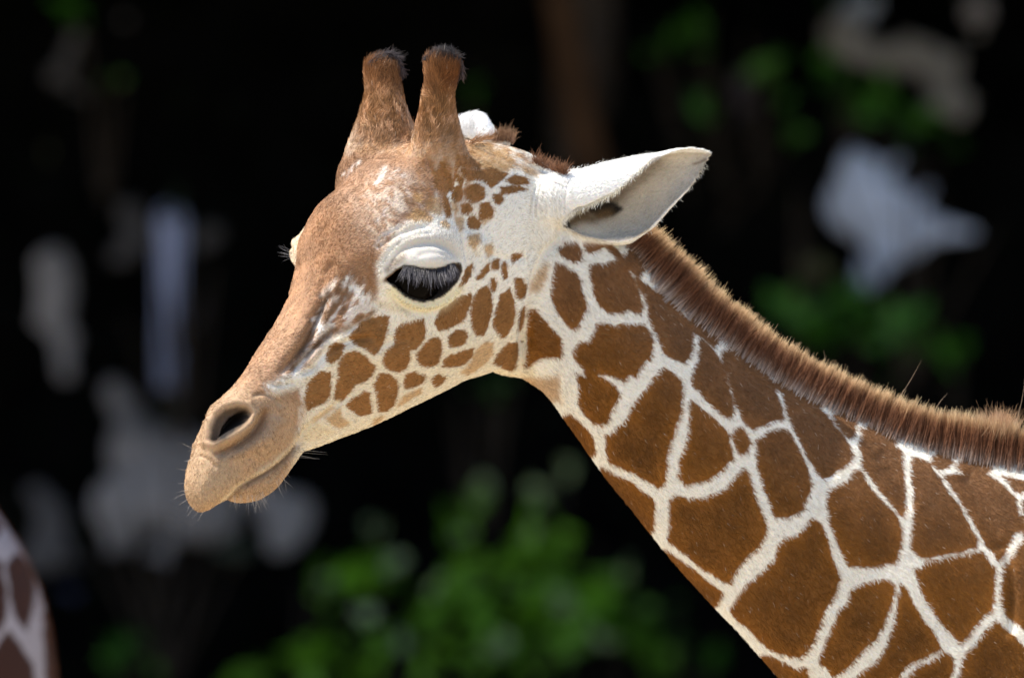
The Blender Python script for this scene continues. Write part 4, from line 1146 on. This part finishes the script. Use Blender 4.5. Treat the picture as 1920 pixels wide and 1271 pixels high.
rock("tall grey rock at the left edge, standing left of the pale post", "rock", [(95, 500, 46), (115, 545, 48), (100, 590, 50), (120, 640, 40), (125, 700, 32)], GREY)
rock("small grey stone between the tall grey rock and the muzzle", "rock", [(215, 730, 26), (240, 770, 26), (225, 800, 20)], GREY)
rock("broad grey rock behind the giraffe's muzzle", "rock", [(260, 850, 50), (240, 800, 30), (330, 860, 52), (400, 900, 56), (290, 930, 60), (370, 960, 54), (420, 985, 40), (230, 960, 44), (210, 1030, 34), (300, 1040, 36)], GREY)
rock("grey rock below the giraffe's chin, right of the broad rock", "rock", [(500, 940, 44), (555, 960, 44), (520, 1020, 42), (570, 1000, 30), (470, 900, 34)], GREY)
rock("grey rock low on the left above the second giraffe", "rock", [(70, 920, 38), (90, 975, 44), (115, 1040, 44), (60, 1050, 40), (160, 1060, 30)], GREYD)
rock("dark blue grey slab lying low on the left bank", "rock", [(110, 1105, 22), (150, 1108, 20), (190, 1110, 16)], plain("slate", (.025, .03, .06), .95, 4, .3, .4, .1))
rock("slim grey stone high in the upper left corner", "rock", [(140, 75, 26), (125, 110, 30), (112, 145, 24), (150, 180, 18)], GREYD)
rock("small round stone right of the slim stone in the upper left corner", "rock", [(234, 36, 21)], GREYD)
rock("small mossy stone in the upper left above the tall grey rock", "rock", [(88, 280, 20), (93, 308, 18)], OLIVE)
rock("tiny mossy stone right of the slim grey stone", "rock", [(228, 152, 18)], OLIVE)
rock("grey stone just left of the pale post", "rock", [(250, 400, 28), (262, 440, 28), (240, 480, 26), (215, 485, 18)], GREYD)
rock("grey stone just right of the pale post", "rock", [(395, 435, 28), (375, 460, 22)], GREYD)
rock("dim stone right of the pale post, lower down", "rock", [(382, 545, 22), (375, 585, 24), (368, 610, 18)], plain("very_dim_stone", (.045, .04, .045), .95, 4, .3, .4, .1))
rock("mossy stone among leaves below the pale bluish rock", "rock", [(1520, 500, 26), (1540, 515, 24)], OLIVE)

# weathered post standing in the bushes
def post(label, x, y0, y1, w, mat):
    d = on_bank(x, y1, .5); a = wp(x, y0, d); b = wp(x, y1 + 40, d); r = w / 2 * U * (CAMD + d) / CAMD
    rings = []
    for s in np.linspace(0, 1, 16):
        rr = r * (1 - .5 * (s > .98)) * (1 + .04 * math.sin(9 * s))
        rings.append(np.array([(a[0] * s + b[0] * (1 - s) + rr * math.cos(t), a[1] + rr * math.sin(t), b[2] + (a[2] - b[2]) * s) for t in np.linspace(0, 2 * math.pi, 14, endpoint=False)]))
    rings[0][:, 2] = min(rings[0][0, 2], b[2])
    v, f = rings_to_mesh(rings); me = mesh_from("post", v, f)
    for p in me.polygons: p.use_smooth = True
    return tag(link("post", me, mat), label, "post")
post("pale blue grey post standing upright between two dim stones", 320, 384, 690, 54, plain("pale_paint", (.19, .22, .35), .8, 1.6, .55, .3))

# trees: one seen trunk, the rest unseen and added for shade, crowns closing overhead
BARK = plain("dark_bark", (.035, .028, .024), .95, 9, .4, .6, .1)
BARKR = plain("reddish_bark", (.022, .011, .005), .95, 6, .35, .5, .1)
CANL = leaf_mat("canopy_leaf", (.03, .06, .015), .15)
def tree(label, base, pts, r, crown, nleaf, lsize, bark, group=None):
    root_ = empty("tree", base)
    tag(root_, label, "tree", group)
    R = catmull([(*p, r * (1 - .6 * i / (len(pts) - 1))) for i, p in enumerate(pts)], 6); rings = []
    for i, (x, y, z, rr) in enumerate(R):
        th = np.linspace(0, 2 * math.pi, 14, endpoint=False)
        k = rr * (1 + .10 * np.sin(th * 3 + i * .15) + .05 * np.sin(th * 7 - i * .3)) * (1.5 if i == 0 else 1)
        rings.append(np.stack([x + k * np.cos(th), y + k * np.sin(th), np.full(14, z)], 1))
    parts_ = [rings_to_mesh(rings)]
    top = np.array(pts[-1])
    for i in range(5):
        c = np.array(crown[i % len(crown)][:3]); a = np.array(pts[-2]) * .5 + top * .5; rg = []
        for s in np.linspace(0, 1, 7):
            p = a * (1 - s) + c * s + np.array([0, 0, .4 * math.sin(math.pi * s)]); rr = r * .35 * (1 - .8 * s)
            th = np.linspace(0, 2 * math.pi, 8, endpoint=False)
            rg.append(np.stack([p[0] + rr * np.cos(th), p[1] + rr * np.sin(th) * .7, p[2] + rr * np.sin(th) * .7], 1))
        parts_.append(rings_to_mesh(rg))
    v, f = join_parts(parts_); me = mesh_from("trunk", v, f)
    for p in me.polygons: p.use_smooth = True
    link("trunk", me, bark, root_)
    link("crown", leaves_mesh("crown", blob_points(crown, nleaf), np.full(nleaf, lsize), .3), CANL, root_)
    return root_
def crown_at(x, y, z, s=1.0):
    return [(x + RNG.normal(0, 1.3) * s, y + RNG.normal(0, 1.1) * s, z + RNG.normal(0, .45) * s, (1.5 + RNG.random() * .7) * s) for _ in range(9)]
# the tree whose reddish trunk shows above the ear
t0 = wp(1040, -60, 12.2); t1 = wp(1085, 200, 12.2); t2 = wp(1130, 420, 12.2); t3 = wp(1165, 800, 12.2)
tree("tree with a slanting reddish brown trunk rising above the near ear", (t3[0] + 1.3, t3[1] + .8, 0),
     [(t3[0] + 1.3, t3[1] + .8, 0), (t3[0] + .75, t3[1] + .4, t3[2] - .9), tuple(t3), tuple(t2), tuple(t1), tuple(t0), (t0[0] - .3, t0[1], 5.6), (t0[0] - .4, t0[1] + .2, 7.2)], .095, crown_at(t0[0], t0[1], 7.3), 9000, .16, BARKR)
for i, (x, y) in enumerate([(-7.5, 11.5), (-4.2, 13.0), (4.2, 12.6), (7.8, 11.0), (-9.5, 15.5), (9.6, 15.5), (0.3, 15.4), (-3.6, 16.4), (4.4, 16.6)]):  # unseen trees, added so their crowns shade the bank
    z0 = 0 if y < 14.6 else (y - 14.6) / .55 - .4
    tree("unseen tree added for shade, " + ["standing farthest left in front of the bank", "standing left of the second giraffe, before the bank", "standing right of the pale bluish rock, before the bank", "standing farthest right in front of the bank", "rooted on the bank beyond the left edge", "rooted on the bank beyond the right edge", "", "rooted on the bank above the post and grey rocks", "rooted on the bank above the slanting grey rock"][i], (x, y, z0), [(x, y, z0), (x + .1, y, z0 + 1.5), (x + .2, y, max(z0 + 2.5, 5.2)), (x + .3, y, max(z0 + 3.5, 7.4))], .2, crown_at(x, y, max(z0 + 3.2, 7.6)), 7500, .18, BARK, "unseen trees added to shade the bank") if (abs(x) > 3.4) else \
    tree("unseen tree added for shade at the top of the bank, midway between the others", (x, y + 1.5, z0), [(x, y + 1.5, z0), (x, y + 1.5, z0 + 2), (x, y + 1.5, z0 + 4), (x, y + 1.4, z0 + 5.6)], .2, crown_at(x, y, 8.2), 7500, .18, BARK)

# leafy bushes
GLINTLEAF = leaf_mat('glint_leaf', (.24, .33, .17), .3, .5)  # leaf highlights painted as extra-bright leaves
def bush(label, blobs, col, density=1.0, size=.05, fwd=.5, trans=.3, name="bush", glints=()):
    B = []; 
    for x, y, r in blobs:
        d = on_bank(x, y, fwd); c = wp(x, y, d); B.append((*c, r * U * (CAMD + d) / CAMD))
    n = int(sum((b[3] / size) ** 2 for b in B) * 4.6 * density)
    c0 = np.mean([b[:3] for b in B], axis=0)
    root_ = empty(name, (c0[0], c0[1] + .3, c0[2] - .5)); tag(root_, label, name)
    rg = []
    for b in B[:8]:
        a = np.array([c0[0], c0[1] + .5, c0[2] - .8]); e_ = np.array(b[:3]); th = np.linspace(0, 2 * math.pi, 6, endpoint=False); rr = []
        for s in np.linspace(0, 1, 5):
            p = a * (1 - s) + e_ * s; k = .018 * (1 - .8 * s)
            rr.append(np.stack([p[0] + k * np.cos(th), p[1] + k * np.sin(th), np.full(6, p[2])], 1))
        rg.append(rings_to_mesh(rr))
    v, f = join_parts(rg); link("stems", mesh_from("stems", v, f), BARK, root_)
    Pb = blob_points(B, n); Pb = Pb[fbm(Pb * 3.2 + 60, 2) > RNG.normal(-.08, .10, len(Pb))]
    link("foliage", leaves_mesh("foliage", Pb, size * (.7 + 1.1 * RNG.random(len(Pb)) ** 2)), leaf_mat("bush_leaf", col, trans), root_)
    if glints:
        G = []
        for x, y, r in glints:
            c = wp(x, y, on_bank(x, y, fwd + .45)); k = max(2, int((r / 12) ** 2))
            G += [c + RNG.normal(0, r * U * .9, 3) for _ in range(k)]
        link("glint_leaves", leaves_mesh("glint_leaves", np.array(G), np.full(len(G), .045)), GLINTLEAF, root_)
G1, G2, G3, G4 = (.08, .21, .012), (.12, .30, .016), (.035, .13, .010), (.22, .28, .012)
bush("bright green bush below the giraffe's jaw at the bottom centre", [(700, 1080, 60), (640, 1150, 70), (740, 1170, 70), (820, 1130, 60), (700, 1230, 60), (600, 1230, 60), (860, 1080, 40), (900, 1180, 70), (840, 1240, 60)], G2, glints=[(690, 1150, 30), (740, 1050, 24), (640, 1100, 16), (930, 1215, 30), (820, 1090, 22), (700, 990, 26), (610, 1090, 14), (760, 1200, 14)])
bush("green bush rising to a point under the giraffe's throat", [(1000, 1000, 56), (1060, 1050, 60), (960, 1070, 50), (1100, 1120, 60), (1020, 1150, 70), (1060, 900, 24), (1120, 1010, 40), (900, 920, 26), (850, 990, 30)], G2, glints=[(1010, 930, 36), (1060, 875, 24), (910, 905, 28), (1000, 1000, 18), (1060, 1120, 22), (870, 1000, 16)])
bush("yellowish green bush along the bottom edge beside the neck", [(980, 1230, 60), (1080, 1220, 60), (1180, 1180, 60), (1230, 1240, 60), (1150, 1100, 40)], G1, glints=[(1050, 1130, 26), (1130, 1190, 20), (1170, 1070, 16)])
bush("small dim green bush at the lower left beside the second giraffe", [(240, 1200, 40), (270, 1235, 34), (215, 1240, 30), (245, 1170, 20)], G3)
bush("dim green bush at the bottom edge left of the bright bush", [(480, 1255, 34), (440, 1265, 26), (570, 1100, 20), (600, 1070, 24)], G1, .7)
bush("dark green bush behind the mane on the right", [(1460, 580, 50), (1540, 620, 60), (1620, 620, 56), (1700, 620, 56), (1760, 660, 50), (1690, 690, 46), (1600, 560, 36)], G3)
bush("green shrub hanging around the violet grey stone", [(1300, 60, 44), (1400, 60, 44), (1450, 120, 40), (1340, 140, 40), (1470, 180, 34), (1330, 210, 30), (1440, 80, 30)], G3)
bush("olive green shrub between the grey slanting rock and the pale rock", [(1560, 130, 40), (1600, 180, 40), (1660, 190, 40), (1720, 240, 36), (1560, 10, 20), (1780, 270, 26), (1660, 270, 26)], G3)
bush("dark leafy sprays crossing the pale blue grey post", [(300, 545, 14), (345, 470, 12), (330, 392, 18), (350, 620, 12), (296, 430, 10)], (.010, .02, .012), .6, fwd=1.1)
bush("dark leafy sprays hanging over the top of the pale bluish rock", [(1560, 290, 20), (1720, 300, 24), (1770, 370, 18), (1690, 340, 10), (1870, 420, 20)], (.012, .03, .008), .35, fwd=.9)
bush("dark leafy sprays crossing the broad grey rock behind the muzzle", [(240, 880, 20), (300, 1000, 24), (190, 900, 24), (420, 900, 20), (330, 780, 18), (160, 1000, 26), (450, 1030, 26)], (.008, .016, .007), .5, fwd=.9)
bush("yellow green sprig at the left foot of the pale bluish rock", [(1500, 370, 22), (1515, 395, 22), (1495, 345, 18)], G4, .8)
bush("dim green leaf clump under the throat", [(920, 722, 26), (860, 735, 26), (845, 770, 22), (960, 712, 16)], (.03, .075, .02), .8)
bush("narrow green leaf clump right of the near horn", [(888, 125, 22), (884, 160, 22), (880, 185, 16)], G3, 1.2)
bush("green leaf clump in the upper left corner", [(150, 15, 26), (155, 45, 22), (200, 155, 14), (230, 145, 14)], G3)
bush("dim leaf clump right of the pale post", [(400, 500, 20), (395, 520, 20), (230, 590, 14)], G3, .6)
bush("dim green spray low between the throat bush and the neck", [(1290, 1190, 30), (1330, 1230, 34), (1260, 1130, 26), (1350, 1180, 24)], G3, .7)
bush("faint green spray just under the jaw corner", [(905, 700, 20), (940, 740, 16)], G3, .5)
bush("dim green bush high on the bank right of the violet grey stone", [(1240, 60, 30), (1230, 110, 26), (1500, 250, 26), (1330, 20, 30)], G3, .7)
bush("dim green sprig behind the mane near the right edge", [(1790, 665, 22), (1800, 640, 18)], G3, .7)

for i, (x, y, r) in enumerate([(-350, 1150, 110), (-700, 900, 120), (-1000, 1200, 140), (2250, 700, 120), (2600, 1000, 140), (2950, 600, 110)]):
    bush(["green bush on the bank beyond the picture's left edge, nearest to it", "second green bush beyond the picture's left edge", "farthest green bush beyond the picture's left edge", "green bush on the bank beyond the picture's right edge, nearest to it", "second green bush beyond the picture's right edge", "farthest green bush beyond the picture's right edge"][i],
         [(x + RNG.normal(0, r * .6), y + RNG.normal(0, r * .5), r * .5) for _ in range(6)], G1, .5, .07)
# ---------------------------------------------------------------- the second giraffe, at the left edge
SECD = 2.1 / U
sg2 = [(-230, 480, 60, 50), (-205, 580, 72, 60), (-190, 700, 76, 62), (-160, 850, 82, 70), (-112, 945, 96, 80), (-66, 1040, 112, 92), (-42, 1140, 126, 106), (-30, 1260, 134, 120), (-34, 1400, 150, 130), (-40, 1600, 175, 150), (-40, 1900, 200, 170)]
rings = []
for x, y, a, b in catmull(sg2, 14):
    c = at(x, y, SECD); k = (CU + SECD) / CU; th = np.linspace(0, 2 * math.pi, 160, endpoint=False)
    rings.append(np.stack([c[0] + a * k * np.cos(th), c[1] + b * k * np.sin(th), c[2] + 0 * th], -1))
P2a = [rings_to_mesh(rings)]
kk = (CU + SECD) / CU
for hv, hf in (head_loft(), jaw_loft(), ossicone(1), ossicone(-1)):
    hv = np.array(hv); hv[:, 0] = (hv[:, 0] - 1130) * kk; hv[:, 2] = (hv[:, 2] - 20) * kk; hv[:, 1] += SECD
    P2a.append((hv, hf))
v, f = join_parts(P2a); v, qf = voxel_union(v, f, 5.0); v = smooth(v, edges_of(qf), 12)
S2 = proj(v); bk2 = v[:, 1] > SECD
P2 = [[(-60, 930), (-10, 965), (2, 990), (-4, 1010), (-60, 1020)], [(12, 1060), (28, 1035), (45, 1045), (64, 1070), (66, 1110), (58, 1150), (52, 1185), (30, 1160), (18, 1120)],
      [(-80, 1040), (2, 1050), (12, 1110), (14, 1150), (-2, 1185), (-80, 1190)], [(0, 1200), (18, 1180), (40, 1215), (62, 1245), (70, 1300), (60, 1420), (-20, 1400), (-20, 1240)],
      [(80, 1150), (90, 1130), (120, 1180), (130, 1300), (110, 1400), (88, 1290), (82, 1210)], [(20, 985), (0, 955), (40, 975), (90, 1060), (94, 1100), (82, 1060), (50, 1010)], [(-120, 1220), (-40, 1230), (-40, 1420), (-140, 1420)]]
c2 = np.repeat(np.array([[.30, .27, .29]]), len(v), 0)  # white coat and its patches darkened to paint in shade
SS = S2.copy(); D2 = SS + np.stack([fbm(v / 14.0, 2), fbm(v / 14.0 + 9, 2)], 1) * 4
far = (S2[:, 0] < -60) | (S2[:, 1] > 1330) | (S2[:, 1] < 925) | (v[:, 1] > SECD + 30)
c2 = blend(c2, far * sstep(6, 10, cells(D2, 105, 5)), (.035, .010, .005))
for P in P2:
    k2 = sstep(-3, 3, sdist_box(D2, P, 30)) * ~far; c2 = blend(c2, k2, (.035, .010, .005))
rings = np.array(rings)
g2 = empty("giraffe", tuple(W(at(-40, 1500, SECD)[None])[0]))
tag(g2, "second giraffe cut off by the lower left edge, blurred, only its patterned neck in view", "giraffe")
me = quads_mesh("body", v, qf)
ca = me.color_attributes.new("coat", 'FLOAT_COLOR', 'POINT'); ca.data.foreach_set("color", np.hstack([c2, np.ones((len(c2), 1))]).astype(np.float32).ravel())
link("body", me, MSKIN, g2)
n = 5000; th = RNG.normal(.2, .35, n); row = RNG.integers(0, len(rings) - 1, n)
RR = np.array(rings); cc = RR.mean(1)[row]; ax = (RR[row, 0] - cc)
rt = cc + ax * 1.0 * np.cos(th)[:, None] * .98 + np.stack([0 * th, np.abs(ax[:, 0]) * np.sin(th) * .9, 0 * th], 1)
dr = np.stack([.9 + RNG.normal(0, .15, n), RNG.normal(0, .2, n), -.1 + RNG.normal(0, .2, n)], 1)
PM2 = np.stack([rt + dr * s for s in np.linspace(0, 10, 4)], 1)
tag(curves_object("short_fur", PM2, np.repeat(np.array([[[.14, .05, .02]]]), n, 0).repeat(4, 1), np.full(n, .0006), MHAIR, g2), kind="stuff")
